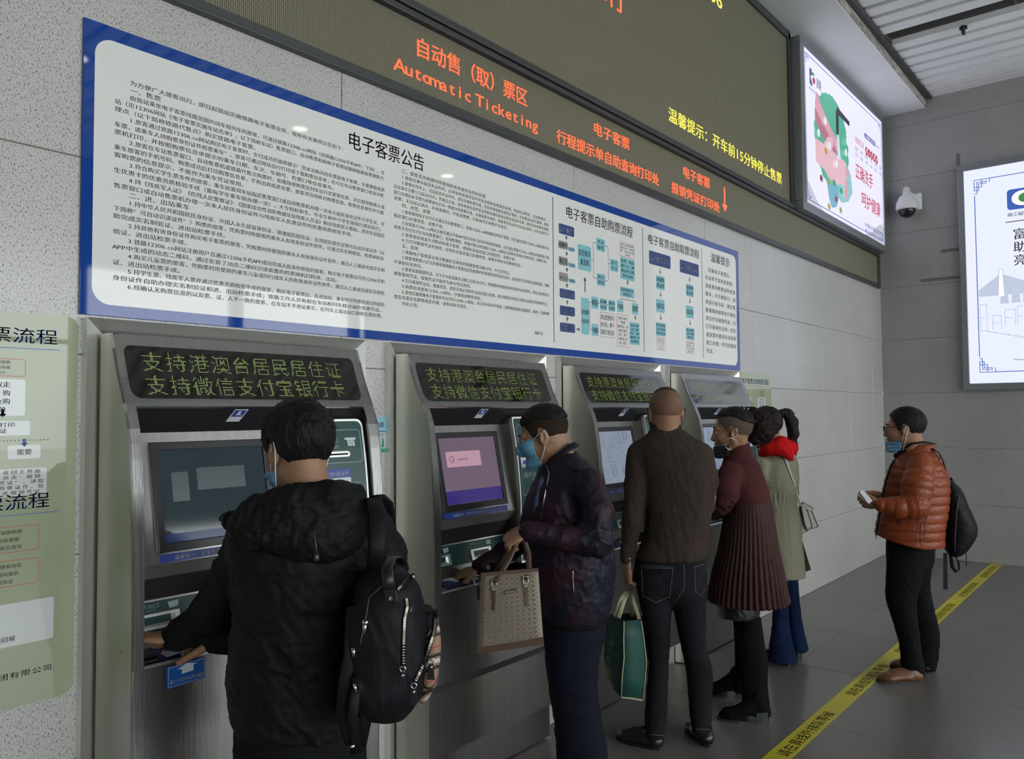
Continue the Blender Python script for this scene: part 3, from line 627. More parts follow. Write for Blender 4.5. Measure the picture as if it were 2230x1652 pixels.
def sheet(kb, x0, x1, z0, z1, r=(0, 0, 0, 0), dy=0., th=.008, n=10, fn=None):
    """curved plate following the machine's front; r = corner radii (tl, tr, bl, br)"""
    fn = fn or py_
    zs = sorted(set([z0, z1]+[p[0] for p in PROF if z0 < p[0] < z1]+[z1-max(r[0], r[1])*(1-math.cos(math.radians(a))) for a in (15, 30, 45, 60, 75, 90) if max(r[:2]) > 0]
                    +[z0+max(r[2], r[3])*(1-math.cos(math.radians(a))) for a in (15, 30, 45, 60, 75, 90) if max(r[2:]) > 0]))
    def ins(z, rt, rb):
        d = 0.
        if rt and z > z1-rt: d = rt-math.sqrt(max(0, rt*rt-(z-z1+rt)**2))
        if rb and z < z0+rb: d = rb-math.sqrt(max(0, rb*rb-(z0+rb-z)**2))
        return d
    fr_, bk = [], []
    for z in zs:
        a, b_ = x0+ins(z, r[0], r[2]), x1-ins(z, r[1], r[3]); y = fn(z)+dy
        fr_.append(((a, y, z), (b_, y, z))); bk.append(((a, y+th, z), (b_, y+th, z)))
    vs = [p for q in fr_ for p in q]+[p for q in bk for p in q]; k = len(zs); fs = []
    for i in range(k-1):
        a, c = 2*i, 2*i+2
        fs += [(a, a+1, c+1, c), (2*k+a, 2*k+c, 2*k+c+1, 2*k+a+1), (a, c, 2*k+c, 2*k+a), (a+1, 2*k+a+1, 2*k+c+1, c+1)]
    fs += [(0, 2*k, 2*k+1, 1), (2*k-2, 2*k-1, 4*k-1, 4*k-2)]
    kb.add(vs, fs)
k1 = empty('ticket_machine', (1.54, -.1, 0), 'x', 'ticket machine', 'ticket machines')
# bevelled wall frame
FX0, FX1, FZ = 1.012, 2.074, 1.893
def fpiece(pts_out, pts_in):
    mb = MB(); a = [(x, -.032, z) for x, z in pts_out]; b_ = [(x, -.004, z) for x, z in pts_in]; c = [(x, -.001, z) for x, z in pts_out]
    mb.add(a+b_+c, [(0, 1, 3, 2)]+[(0, 4, 5, 1)]); return mb
FI0, FI1, FIZ = FX0+.06, FX1-.035, FZ-.046
t_ = MB()
t_.add([(FX0, -.034, FZ), (FX1, -.034, FZ), (FI1, .0, FIZ), (FI0, .0, FIZ), (FX0, 0, FZ), (FX1, 0, FZ), (FX0+.004, -.034, FZ-.003)], [(0, 1, 2, 3), (0, 4, 5, 1)])
t_.build('frame_header', M_steel2, k1)
for (xo, xi) in ((FX0, FI0), (FX1, FI1)):
    j = MB(); j.add([(xo, -.034, FZ), (xo, -.034, 0), (xi, 0.0, 0), (xi, 0.0, FIZ), (xo, 0, FZ), (xo, 0, 0)], [(0, 1, 2, 3), (0, 4, 5, 1)]); j.build('frame_jamb', M_steel2, k1)
MB().add([(FI0, -.0035, 0), (FI1, -.0035, 0), (FI1, -.0035, FIZ), (FI0, -.0035, FIZ)], [(0, 1, 2, 3)]).build('frame_recess', M_void, k1)
# body shell
def side_outline(x): return [(x, py_(z), z) for z in [p[0] for p in PROF]]+[(x, -.150, .455), (x, -.150, .19), (x, -.035, .125), (x, -.035, -.03), (x, .045, -.03), (x, .045, 1.852)]
for x0_ in (XL, XR-.008):
    KB().prism(side_outline(x0_), (.008, 0, 0)).build('side_panel', M_side, k1)
kb = KB(); sheet(kb, XL, XR, 1.627, 1.852, (.028, .028, 0, 0)); sheet(kb, XL, XA, .86, 1.627); sheet(kb, XB, XR, .86, 1.627)
kb.add([(XL+.02, -.022, 1.852), (XR-.02, -.022, 1.852), (XR-.02, .045, 1.852), (XL+.02, .045, 1.852)], [(0, 1, 2, 3)])
kb.build('front_bezel', M_steel, k1)
kb = KB(); kb.add([(XA, py_(1.627)-.002, 1.627), (XB, py_(1.627)-.002, 1.627), (XB, py_(1.627)+.006, 1.619), (XA, py_(1.627)+.006, 1.619), (XA, py_(1.627)+.012, 1.627), (XB, py_(1.627)+.012, 1.627)], [(0, 1, 2, 3), (0, 4, 5, 1)])
kb.build('lip_highlight', mat('highlight_steel', (.85, .86, .86), .2, 1.), k1)  # highlight along the recess lip put in as paler steel
kb = KB(); sheet(kb, XL, XR, .50, .86); kb.build('lower_panel', M_steel, k1)
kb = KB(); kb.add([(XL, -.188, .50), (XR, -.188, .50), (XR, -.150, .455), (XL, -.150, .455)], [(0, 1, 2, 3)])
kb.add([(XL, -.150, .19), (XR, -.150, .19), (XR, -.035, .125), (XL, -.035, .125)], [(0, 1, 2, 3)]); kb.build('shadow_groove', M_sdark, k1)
KB().add([(XL, -.150, .455), (XR, -.150, .455), (XR, -.150, .19), (XL, -.150, .19)], [(0, 1, 2, 3)]).build('base_panel', M_steel, k1)
KB().add([(XL, -.0352, .125), (XR, -.0352, .125), (XR, -.0352, -.03), (XL, -.0352, -.03)], [(0, 1, 2, 3)]).build('kick_plate', M_steel, k1)
# recess: side walls, camera soffit, steel surround, ledges, tray
INN = [(1.627, py_(1.627)), (1.545, -.06), (1.150, -.14), (1.102, -.10), (1.027, -.06), (.936, -.085), (.893, -.09), (.868, -.186)]
for x0_ in (XA-.004, XB):
    KB().prism([(x0_, py_(z)-.0005, z) for z in [p[0] for p in PROF if .86 < p[0] < 1.627]]+[(x0_, -.186, .862)]+[(x0_, -.0, .862), (x0_, -.0, 1.627)], (.004, 0, 0)).build('recess_wall', M_steel, k1)
def strip(i, m_, nm, x0=XA, x1=XB, d=0.):
    (za, ya), (zb, yb) = INN[i], INN[i+1]
    return KB().add([(x0, ya-d, za), (x1, ya-d, za), (x1, yb-d, zb), (x0, yb-d, zb)], [(0, 1, 2, 3)]).build(nm, m_, k1)
strip(0, M_blackp, 'camera_soffit'); strip(1, M_steel, 'screen_surround'); strip(2, M_steel2, 'ledge'); strip(3, M_shade, 'shaded_soffit'); strip(4, M_kgreen, 'slot_panel'); strip(5, M_steel, 'tray_back'); strip(6, M_glassblk, 'reader_tray')
KB().box(XA, XB, -.063, -.058, 1.024, 1.030).build('slot_panel_edge', M_steel2, k1)
# camera hole, speaker holes and camera label on the soffit
def onsof(x, t): return np.array([x, INN[0][1]+(INN[1][1]-INN[0][1])*t-.001, INN[0][0]+(INN[1][0]-INN[0][0])*t])
sd = onsof(0, 1)-onsof(0, 0); sd = sd/np.linalg.norm(sd)
def sofdisc(x, t, rx, rz, mb, n=14, off=0.):
    c = onsof(x, t); mb.add([c+np.array([rx*math.cos(2*math.pi*k/n), 0, 0])+sd*rz*math.sin(2*math.pi*k/n)+np.array([0, -off, -off*.5]) for k in range(n)], [tuple(range(n))])
for x_, t_h in ((1.41, .42), (1.845, .30)): hb = KB(); sofdisc(x_, t_h, .016, .012, hb); hb.build('camera_hole', M_void, k1)
hb = KB()
for i in range(9):
    for j in range(5): sofdisc(1.20+.012*i, .3+.1*j, .0022, .0022, hb, 6)
hb.build('speaker_holes', M_void, k1, kind='stuff')
sb = KB(); sb.add([onsof(1.455, .12)-[0, .001, 0], onsof(1.505, .12)-[0, .001, 0], onsof(1.485, .62)-[0, .001, 0], onsof(1.435, .62)-[0, .001, 0]], [(0, 1, 2, 3)]); sb.build('camera_label', M_wp, k1)
sb = KB(); sb.add([onsof(1.457, .16)-[0, .002, 0], onsof(1.499, .16)-[0, .002, 0], onsof(1.489, .42)-[0, .002, 0], onsof(1.447, .42)-[0, .002, 0]], [(0, 1, 2, 3)]); sb.build('label_print', M_kblue, k1)
sb = KB(); sb.add([onsof(1.470, .20)-[0, .003, 0], onsof(1.480, .20)-[0, .003, 0], onsof(1.478, .33)-[0, .003, 0], onsof(1.49, .36)-[0, .003, 0], onsof(1.46, .36)-[0, .003, 0], onsof(1.466, .30)-[0, .003, 0]], [(0, 1, 2, 3, 4, 5)]); sb.build('label_icon', M_wp, k1)
# screen
def onsur(x, z, d=0.): return (x, float(np.interp(z, [1.150, 1.545], [-.14, -.06]))-d, z)
def surbox(kb, x0, x1, z0, z1, d0, d1, r=0.):
    pts = rrect(x0, x1, z0, z1, r, 4) if r else [(x1, z1), (x0, z1), (x0, z0), (x1, z0)]
    n = len(pts); kb.add([onsur(x, z, d1) for x, z in pts]+[onsur(x, z, d0) for x, z in pts], [tuple(range(n))]+[(i, n+i, n+(i+1) % n, (i+1) % n) for i in range(n)])
SX0, SX1, SZ0, SZ1 = 1.185, 1.600, 1.183, 1.515
kb = KB()
for a in ((SX0, SX0+.024, SZ0, SZ1), (SX1-.024, SX1, SZ0, SZ1), (SX0, SX1, SZ1-.024, SZ1), (SX0, SX1, SZ0, SZ0+.026)): surbox(kb, *a, 0, .012)
kb.build('screen_bezel', M_blackp, k1, bevel=.002)
# blue telephone label
kb = KB(); surbox(kb, SX0+.004, SX1, 1.152, 1.176, 0, .0015, .004); kb.build('help_label', M_kblue, k1)
kb = KB(); text(kb, '温馨提示：如需帮助请拨打023-64329252', onsur(SX0+.05, 1.158, .0025), X, Z, .015, width=.325); kb.build('help_lettering', M_wp, k1)
# raised green panel on the right
def gy(z): return float(np.interp(z, [.90, 1.2, 1.33, 1.45, 1.576], [-.172, -.168, -.158, -.142, -.118]))
kb = KB(); sheet(kb, 1.660, 1.985, .905, 1.580, (.012, .028, .006, .006), 0., .02, fn=gy); kb.build('panel_rim', M_steel2, k1)
kb = KB(); sheet(kb, 1.667, 1.976, .915, 1.572, (.012, .025, .006, .006), -.0015, .004, fn=gy); kb.build('green_panel', M_kgreen, k1)
kb = KB(); kb.add([(1.661, gy(z)+.01, z) for z in (.905, 1.2, 1.33, 1.45, 1.58)]+[(1.661, .0, z) for z in (.905, 1.2, 1.33, 1.45, 1.58)], [(i, i+1, i+6, i+5) for i in range(4)]); kb.build('panel_side', M_steel, k1)
def gp(x, z, d=.003): return np.array([x, gy(z)-d, z])
def outline(kb, x0, x1, z0, z1, r=.015, w=.0022):
    pts = rrect(x0, x1, z0, z1, r, 5); pts.append(pts[0]); kb.tube([gp(x, z, .0022) for x, z in pts], w*.6, 4, caps=False)
pr = KB()
outline(pr, 1.680, 1.965, 1.420, 1.540); outline(pr, 1.680, 1.965, 1.212, 1.345); outline(pr, 1.680, 1.965, 1.03, 1.155); outline(pr, 1.680, 1.965, .935, 1.0)
def gtext(s, x, z, h, w=None, kb=None, d=.0035): text(kb or pr, s, gp(x, z, d), X, np.array([0, (gy(z+h)-gy(z))/h, 1.]), h, width=w)
gtext('凭条出口', 1.735, 1.493, .028, .125); gtext('RECEIPT', 1.80, 1.472, .016, .06)
gtext('银行卡入口', 1.692, 1.296, .027, .16); gtext('BANK CARD', 1.755, 1.279, .014, .075); gtext('纸币入口', 1.70, 1.115, .026, .12); gtext('BANKNOTE', 1.73, 1.098, .014, .07)
# receipt pictogram
q = KB(); q.add([gp(x, z, .004) for x, z in rrect(1.888, 1.942, 1.503, 1.511, .004, 3)], [tuple(range(16))]); q.add([gp(x, z, .0042) for x, z in ((1.898, 1.508), (1.932, 1.508), (1.935, 1.480), (1.902, 1.480))], [(0, 1, 2, 3)])
q.build('receipt_icon', M_wp, k1); pr.build('panel_lettering', M_pale, k1)
q = KB()
for i in range(4): z = 1.500-.005*i; q.add([gp(x, zz, .005) for x, zz in ((1.903, z), (1.929, z), (1.930, z-.0015), (1.904, z-.0015))], [(0, 1, 2, 3)])
q.build('icon_lines', M_kgreen, k1)
def slotbar(x0, x1, z0, z1):
    kb = KB(); pts = rrect(x0, x1, z0, z1, (z1-z0)/2, 6); n = len(pts); pin = rrect(x0+.004, x1-.004, z0+.004, z1-.004, (z1-z0)/2-.004, 6)
    kb.add([gp(x, z, .003) for x, z in pts]+[gp(x, z, .012) for x, z in pin], [(i, (i+1) % n, n+(i+1) % n, n+i) for i in range(n)]+[tuple(range(n, 2*n))]); kb.build('card_slot', M_steel2, k1, smooth=False)
    kb = KB(); kb.add([gp(x, z, .0128) for x, z in ((x0+.014, (z0+z1)/2+.003), (x1-.014, (z0+z1)/2+.003), (x1-.014, (z0+z1)/2-.003), (x0+.014, (z0+z1)/2-.003))], [(0, 1, 2, 3)]); kb.build('slot_mouth', M_void, k1)
slotbar(1.780, 1.905, 1.438, 1.466); slotbar(1.76, 1.90, 1.238, 1.266); slotbar(1.74, 1.90, 1.055, 1.085)
q = KB(); q.add([gp(x, z, .0035) for x, z in ((1.740, 1.398), (1.900, 1.398), (1.900, 1.366), (1.740, 1.366))], [(0, 1, 2, 3)]); q.build('pay_label', M_kblue, k1)
q = KB(); q.add([gp(x, z, .0034) for x, z in rrect(1.682, 1.902, 1.344, 1.366, .004, 3)], [tuple(range(16))]); q.add([gp(x, z, .0034) for x, z in rrect(1.680, 1.736, 1.342, 1.414, .002, 3)], [tuple(range(16))]); q.build('pay_label_white', M_wp, k1)
q = KB(); gtext('本机支持扫码支付', 1.752, 1.374, .018, .14, q, .005); q.build('pay_lettering', M_wp, k1)
q = KB(); q.add([gp(x, z, .0045) for x, z in ((1.692, 1.404), (1.708, 1.404), (1.706, 1.388), (1.690, 1.388))], [(0, 1, 2, 3)]); q.build('pay_logo', mat('logo_red', (.5, .04, .05), .4), k1)
q = KB(); q.add([gp(x, z, .0046) for x, z in ((1.703, 1.404), (1.724, 1.404), (1.722, 1.388), (1.701, 1.388))], [(0, 1, 2, 3)]); q.add([gp(1.708+.017*math.cos(a), 1.364+.008*math.sin(a)+(.004 if 0.6 < a < 2.5 else 0), .0046) for a in np.linspace(0, 6.2, 14)], [tuple(range(14))]); q.build('pay_logo', M_kblue, k1)
q = KB(); q.add([gp(1.76+.006*math.cos(a), 1.355+.006*math.sin(a), .0046) for a in np.linspace(0, 5.5, 8)], [tuple(range(8))]); q.build('pay_logo', mat('logo_green', (.03, .35, .12), .4), k1)
q = KB(); q.add([gp(x, z, .0035) for x, z in rrect(1.727, 1.84, 1.158, 1.220, .003, 3)], [tuple(range(16))]); q.build('notice_label', M_kblue, k1)
q = KB(); gtext('温馨提示', 1.748, 1.205, .011, .05, q, .005)
for i, s in enumerate(('请使用银联卡支付票款', '请妥善保管您的银行卡', '支付成功后请取走车票', '如有疑问请联系工作人员')): gtext(s, 1.735, 1.193-.009*i, .0075, .08, q, .005)
q.build('notice_lettering', M_wp, k1)
# ticket, coin and change slots
def spt(x, z, d=.001): return (x, float(np.interp(z, [.936, 1.027], [-.085, -.06]))-d, z)
def slotbox(x0, x1, z0, z1):
    kb = KB(); a, b_ = .008, .016
    P = [spt(x0, z0, .008), spt(x1, z0, .008), spt(x1, z1, .008), spt(x0, z1, .008)]; Q = [spt(x0+b_, z0+a, .008), spt(x1-b_, z0+a, .008), spt(x1-b_, z1-a, .008), spt(x0+b_, z1-a, .008)]
    R_ = [spt(x0, z0, 0), spt(x1, z0, 0), spt(x1, z1, 0), spt(x0, z1, 0)]; S_ = [spt(x0+b_*1.6, z0+a*1.7, 0), spt(x1-b_*1.6, z0+a*1.7, 0), spt(x1-b_*1.6, z1-a*1.3, 0), spt(x0+b_*1.6, z1-a*1.3, 0)]
    kb.add(P+Q+R_+S_, [(i, (i+1) % 4, 4+(i+1) % 4, 4+i) for i in range(4)]+[(8+i, 8+(i+1) % 4, (i+1) % 4, i) for i in range(4)]+[(4+i, 4+(i+1) % 4, 12+(i+1) % 4, 12+i) for i in range(4)]); kb.build('slot_frame', M_steel2, k1)
    kb = KB(); kb.add(S_, [(0, 1, 2, 3)]); kb.build('slot_flap', M_sdark, k1)
slotbox(1.15, 1.285, .945, .990); slotbox(1.415, 1.55, .945, .990)
q = KB()
def stext(s, x, z, h, w): text(q, s, spt(x, z, .002), X, np.array([0, .27, 1.]), h, width=w)
stext('车票出口', 1.150, 1.006, .014, .075); stext('TICKETS', 1.165, .996, .008, .05); stext('纸币找零出口', 1.418, 1.006, .013, .085); stext('CHANGE FOR BANKNOTE', 1.408, .996, .007, .10)
q.add([spt(x, z, .002) for x, z in ((1.252, 1.015), (1.288, 1.017), (1.284, .999), (1.256, .996))], [(0, 1, 2, 3)]); q.add([spt(x, z, .002) for x, z in ((1.532, 1.016), (1.562, 1.016), (1.562, .998), (1.532, .998))], [(0, 1, 2, 3)])
q.build('slot_lettering', M_pale, k1)
# card reader area with its pictogram on the tray
kb = KB(); kb.add([(1.18, -.172, .8725), (1.33, -.172, .8725), (1.33, -.112, .8885), (1.18, -.112, .8885)], [(0, 1, 2, 3)]); kb.build('card_reader', mat('reader_blue', (.02, .03, .12), .25), k1)
kb = KB(); kb.add([(1.34, -.16, .8765), (1.39, -.16, .8765), (1.385, -.135, .883), (1.345, -.135, .883)], [(0, 1, 2, 3)]); kb.build('reader_mark', M_pale, k1)
kb = KB(); kb.add([(XA, -.189, .862), (XB, -.189, .862), (XB, -.183, .870), (XA, -.183, .870)], [(0, 1, 2, 3)]); kb.build('tray_lip', M_steel2, k1)

# LED message: glyphs sampled to a dot matrix
def dots(s, mb, x0, z0, pitch, n=16, cell=17):
    for ci, ch in enumerate(s):
        v, t = glyph(ch); v = v+np.array([0, .13]); tri = v[t]; 
        for i in range(n):
            for j in range(n):
                cov = 0
                for du, dv_ in ((-.25, -.25), (.25, -.25), (0, 0), (-.25, .25), (.25, .25)):
                    p = np.array([(i+.5+du)/n*.98, (j+.5+dv_)/n*1.0])
                    a, b_, c = tri[:, 0], tri[:, 1], tri[:, 2]
                    d1 = (p[0]-b_[:, 0])*(a[:, 1]-b_[:, 1])-(a[:, 0]-b_[:, 0])*(p[1]-b_[:, 1])
                    d2 = (p[0]-c[:, 0])*(b_[:, 1]-c[:, 1])-(b_[:, 0]-c[:, 0])*(p[1]-c[:, 1])
                    d3 = (p[0]-a[:, 0])*(c[:, 1]-a[:, 1])-(c[:, 0]-a[:, 0])*(p[1]-a[:, 1])
                    if np.any(~(((d1 < 0) | (d2 < 0) | (d3 < 0)) & ((d1 > 0) | (d2 > 0) | (d3 > 0)))): cov += 1
                if cov >= 3:
                    x = x0+(ci*cell+i)*pitch; z = z0+j*pitch*.91; r = pitch*.33; y = py_(z)-.0022
                    mb.add([(x+r*math.cos(a_), y, z+r*math.sin(a_)) for a_ in np.linspace(0, 2*math.pi, 6, endpoint=False)], [(0, 1, 2, 3, 4, 5)])
kb = KB(); sheet(kb, 1.118, 2.002, 1.652, 1.816, (.022, .022, .03, .03), -.0015, .002); kb.build('message_glass', M_ledg, k1)
kb = KB(); dots('支持港澳台居民居住证', kb, 1.165, 1.735, .00455); dots('支持微信支付宝银行卡', kb, 1.165, 1.661, .00455)
kb.build('message_dots', M_dot, k1, kind='stuff')

def screen(par, dx, kind):
    kb = KB(); surbox(kb, SX0+.022, SX1-.022, SZ0+.024, SZ1-.022, .001, .006)
    mm = {1: mat('screen_off', (.020, .028, .034), .06, emit=((.045, .075, .09), .32)), 2: mat('screen_purple', (.01, .01, .01), .1, emit=((.19, .13, .19), .8)),  # first: switched off, its reflected light put in as a faint glow
          3: mat('screen_reflection_pale', (.01, .01, .01), .1, emit=((.30, .35, .44), .8)), 4: mat('screen_reflection_blue', (.01, .01, .01), .1, emit=((.22, .29, .40), .8))}[kind]  # third and fourth: reflections in the glass put in as emission
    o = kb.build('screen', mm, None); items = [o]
    def it(pts, m_, d, nm):
        kb = KB(); n = len(pts); kb.add([onsur(x, z, d) for x, z in pts], [tuple(range(n))]); items.append(kb.build(nm, m_, None))
    if kind == 1:
        it([(1.21, 1.235), (1.575, 1.235), (1.575, 1.209), (1.21, 1.209)], mat('ui_navy', (.01, .01, .02), .2, emit=((.01, .03, .12), .6)), .0065, 'screen_bar')
        it([(1.245, 1.42), (1.30, 1.42), (1.30, 1.33), (1.245, 1.33)], mat('screen_grey', (.02, .02, .02), .2, emit=((.12, .16, .18), .4)), .0065, 'screen_patch')  # two pale grey glowing rectangles
        it([(1.33, 1.43), (1.50, 1.43), (1.50, 1.36), (1.33, 1.36)], bpy.data.materials['screen_grey'], .0065, 'screen_patch')
    if kind == 2:
        it([(1.21, 1.265), (1.577, 1.265), (1.577, 1.21), (1.21, 1.21)], mat('ui_violet', (.01, .01, .01), .2, emit=((.045, .025, .21), .8)), .0065, 'screen_bar')
        it([(1.245, 1.432), (1.465, 1.432), (1.465, 1.365), (1.245, 1.365)], mat('ui_pink', (.01, .01, .01), .2, emit=((.56, .33, .42), .9)), .0065, 'message_box')
        q = KB(); q.tube([onsur(1.278+.014*math.cos(a), 1.398+.014*math.sin(a), .0075) for a in np.linspace(0, 2*math.pi, 17)], .0011, 4, caps=False); text(q, 'i', onsur(1.274, 1.39, .0078), X, Z, .022); text(q, '正在读取证件信息', onsur(1.31, 1.394, .0078), X, Z, .009, width=.07); items.append(q.build('message_lettering', mat('ui_ink', (.1, .02, .05), .5), None))
    if kind >= 3:  # linework of the reflected picture, drawn as glowing lines
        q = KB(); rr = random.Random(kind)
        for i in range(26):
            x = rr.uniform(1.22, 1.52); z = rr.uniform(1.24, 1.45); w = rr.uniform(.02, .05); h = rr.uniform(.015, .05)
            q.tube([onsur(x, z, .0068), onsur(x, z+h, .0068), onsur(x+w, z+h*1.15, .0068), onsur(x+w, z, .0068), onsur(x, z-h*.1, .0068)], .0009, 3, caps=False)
        items.append(q.build('reflected_sketch', mat('reflection_line', (.05, .06, .08), .3, emit=((.10, .15, .22), .7)), None))
    for o in items: o.parent = par; o.matrix_parent_inverse = Matrix.Translation((dx-par.location.x, -par.location.y, 0))
kids = [c for c in COL.objects if c.parent == k1]
labs = ['nearest brushed steel ticket machine, behind the person in the black hooded jacket', 'second ticket machine, with a pink message on its purple screen', 'third ticket machine, in front of the man in the dark brown sweater', 'farthest ticket machine, with pale glare across its message panel']
machines = []
for i, dx in enumerate((0, 1.193, 2.378, 3.565)):
    if i == 0: r = k1
    else:
        r = k1.copy(); COL.objects.link(r); r.location = (1.54+dx, -.1, 0)
        for c in kids:
            d = c.copy(); COL.objects.link(d); d.parent = r; d.matrix_parent_inverse = c.matrix_parent_inverse.copy()
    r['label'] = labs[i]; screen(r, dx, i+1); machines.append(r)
# blue reader sticker on the nearest machine only
st = KB(); st.add([(1.187, -.1895, .851), (1.311, -.1895, .855), (1.311, -.1895, .791), (1.189, -.1895, .787)], [(0, 1, 2, 3)]); st.build('reader_sticker', mat('sticker_deepblue', (.01, .09, .36), .35), k1)
st = KB(); y = -.1905; x0, z0 = 1.19, .787
st.add([(x0+.028, y, .838), (x0+.062, y, .850), (x0+.098, y, .842), (x0+.082, y, .842), (x0+.082, y, .824), (x0+.045, y, .822), (x0+.045, y, .837)], [(0, 1, 2, 3, 4, 5, 6)])
text(st, '优惠卡及身份证件识读区', (x0+.008, y, .800), X, Z, .015, width=.108)
for a, b_ in (((x0+.004, .791), (1.307, .795)), ((x0+.004, .848), (1.307, .851))): st.tube([(a[0], y, a[1]), (b_[0], y, b_[1])], .0006, 4)
for x in (x0+.004, 1.307): st.tube([(x, y, .791), (x, y, .851)], .0006, 4)
st.build('sticker_print', M_wp, k1)
# ------------------------------------------------------------------ people: implicit bodies and garments turned into continuous meshes
def smin(a, b, k):
    if k <= 0: return np.minimum(a, b)
    h = np.clip(.5+.5*(b-a)/k, 0, 1); return b+(a-b)*h-k*h*(1-h)
def smax(a, b, k): return -smin(-a, -b, k)
def rcone(a, b, ra, rb, flat=None):
    a = np.array(a, float); b = np.array(b, float); ab = b-a; L2 = float(ab@ab)+1e-12; R_ = max(ra, rb)
    def f(P):
        Q = P-a
        if flat is not None:
            n = np.array(flat[0], float); n /= np.linalg.norm(n); Q = Q+(Q@n)[..., None]*n*(1/flat[1]-1)
        t = np.clip((Q@ab)/L2, 0, 1); return np.linalg.norm(Q-t[..., None]*ab, axis=-1)-(ra+(rb-ra)*t)
    return f, np.minimum(a, b)-R_, np.maximum(a, b)+R_
def ell(c, r, Rm=None):
    c = np.array(c, float); r = np.array(r, float); M_ = float(r.max())
    def f(P):
        Q = P-c
        if Rm is not None: Q = Q@Rm
        k0 = np.linalg.norm(Q/r, axis=-1); k1_ = np.linalg.norm(Q/(r*r), axis=-1)+1e-9
        return k0*(k0-1)/k1_
    return f, c-M_, c+M_
def rbox(c, h, r, Rm=None):
    c = np.array(c, float); h = np.array(h, float); M_ = float(np.linalg.norm(h))+r
    def f(P):
        Q = P-c
        if Rm is not None: Q = Q@Rm
        q = np.abs(Q)-h+r; return np.linalg.norm(np.maximum(q, 0), axis=-1)+np.minimum(q.max(axis=-1), 0)-r
    return f, c-M_, c+M_
def chain(pts, amp=0., per=.05, flat=None):
    """pts: (point, radius) ; one smooth limb, optional quilting along it"""
    P0 = [np.array(p, float) for p, r in pts]; rr = [r for p, r in pts]; s = [0.]
    for i in range(1, len(P0)): s.append(s[-1]+np.linalg.norm(P0[i]-P0[i-1]))
    def f(P):
        d = None; sa = None
        for i in range(len(P0)-1):
            ab = P0[i+1]-P0[i]; L2 = ab@ab+1e-12; Q = P-P0[i]
            t = np.clip((Q@ab)/L2, 0, 1); di = np.linalg.norm(Q-t[..., None]*ab, axis=-1)-(rr[i]+(rr[i+1]-rr[i])*t); si = s[i]+t*(s[i+1]-s[i])
            if d is None: d, sa = di, si
            else: sa = np.where(di < d, si, sa); d = smin(d, di, .35*min(rr[i], rr[i+1]))
        if amp: d = d-amp*(np.abs(np.sin(math.pi*sa/per))**.6-.4)
        return d
    m_ = max(rr)+abs(amp); return f, np.min(P0, axis=0)-m_, np.max(P0, axis=0)+m_
def crm(ts, vals, t):                        # smooth interpolation through the sections
    ts = np.array(ts); vals = np.array(vals); i = np.clip(np.searchsorted(ts, t)-1, 0, len(ts)-2)
    m_ = np.gradient(vals, ts); h = ts[i+1]-ts[i]; u = np.clip((t-ts[i])/h, 0, 1)
    return (2*u**3-3*u**2+1)*vals[i]+(u**3-2*u**2+u)*h*m_[i]+(-2*u**3+3*u**2)*vals[i+1]+(u**3-u**2)*h*m_[i+1]
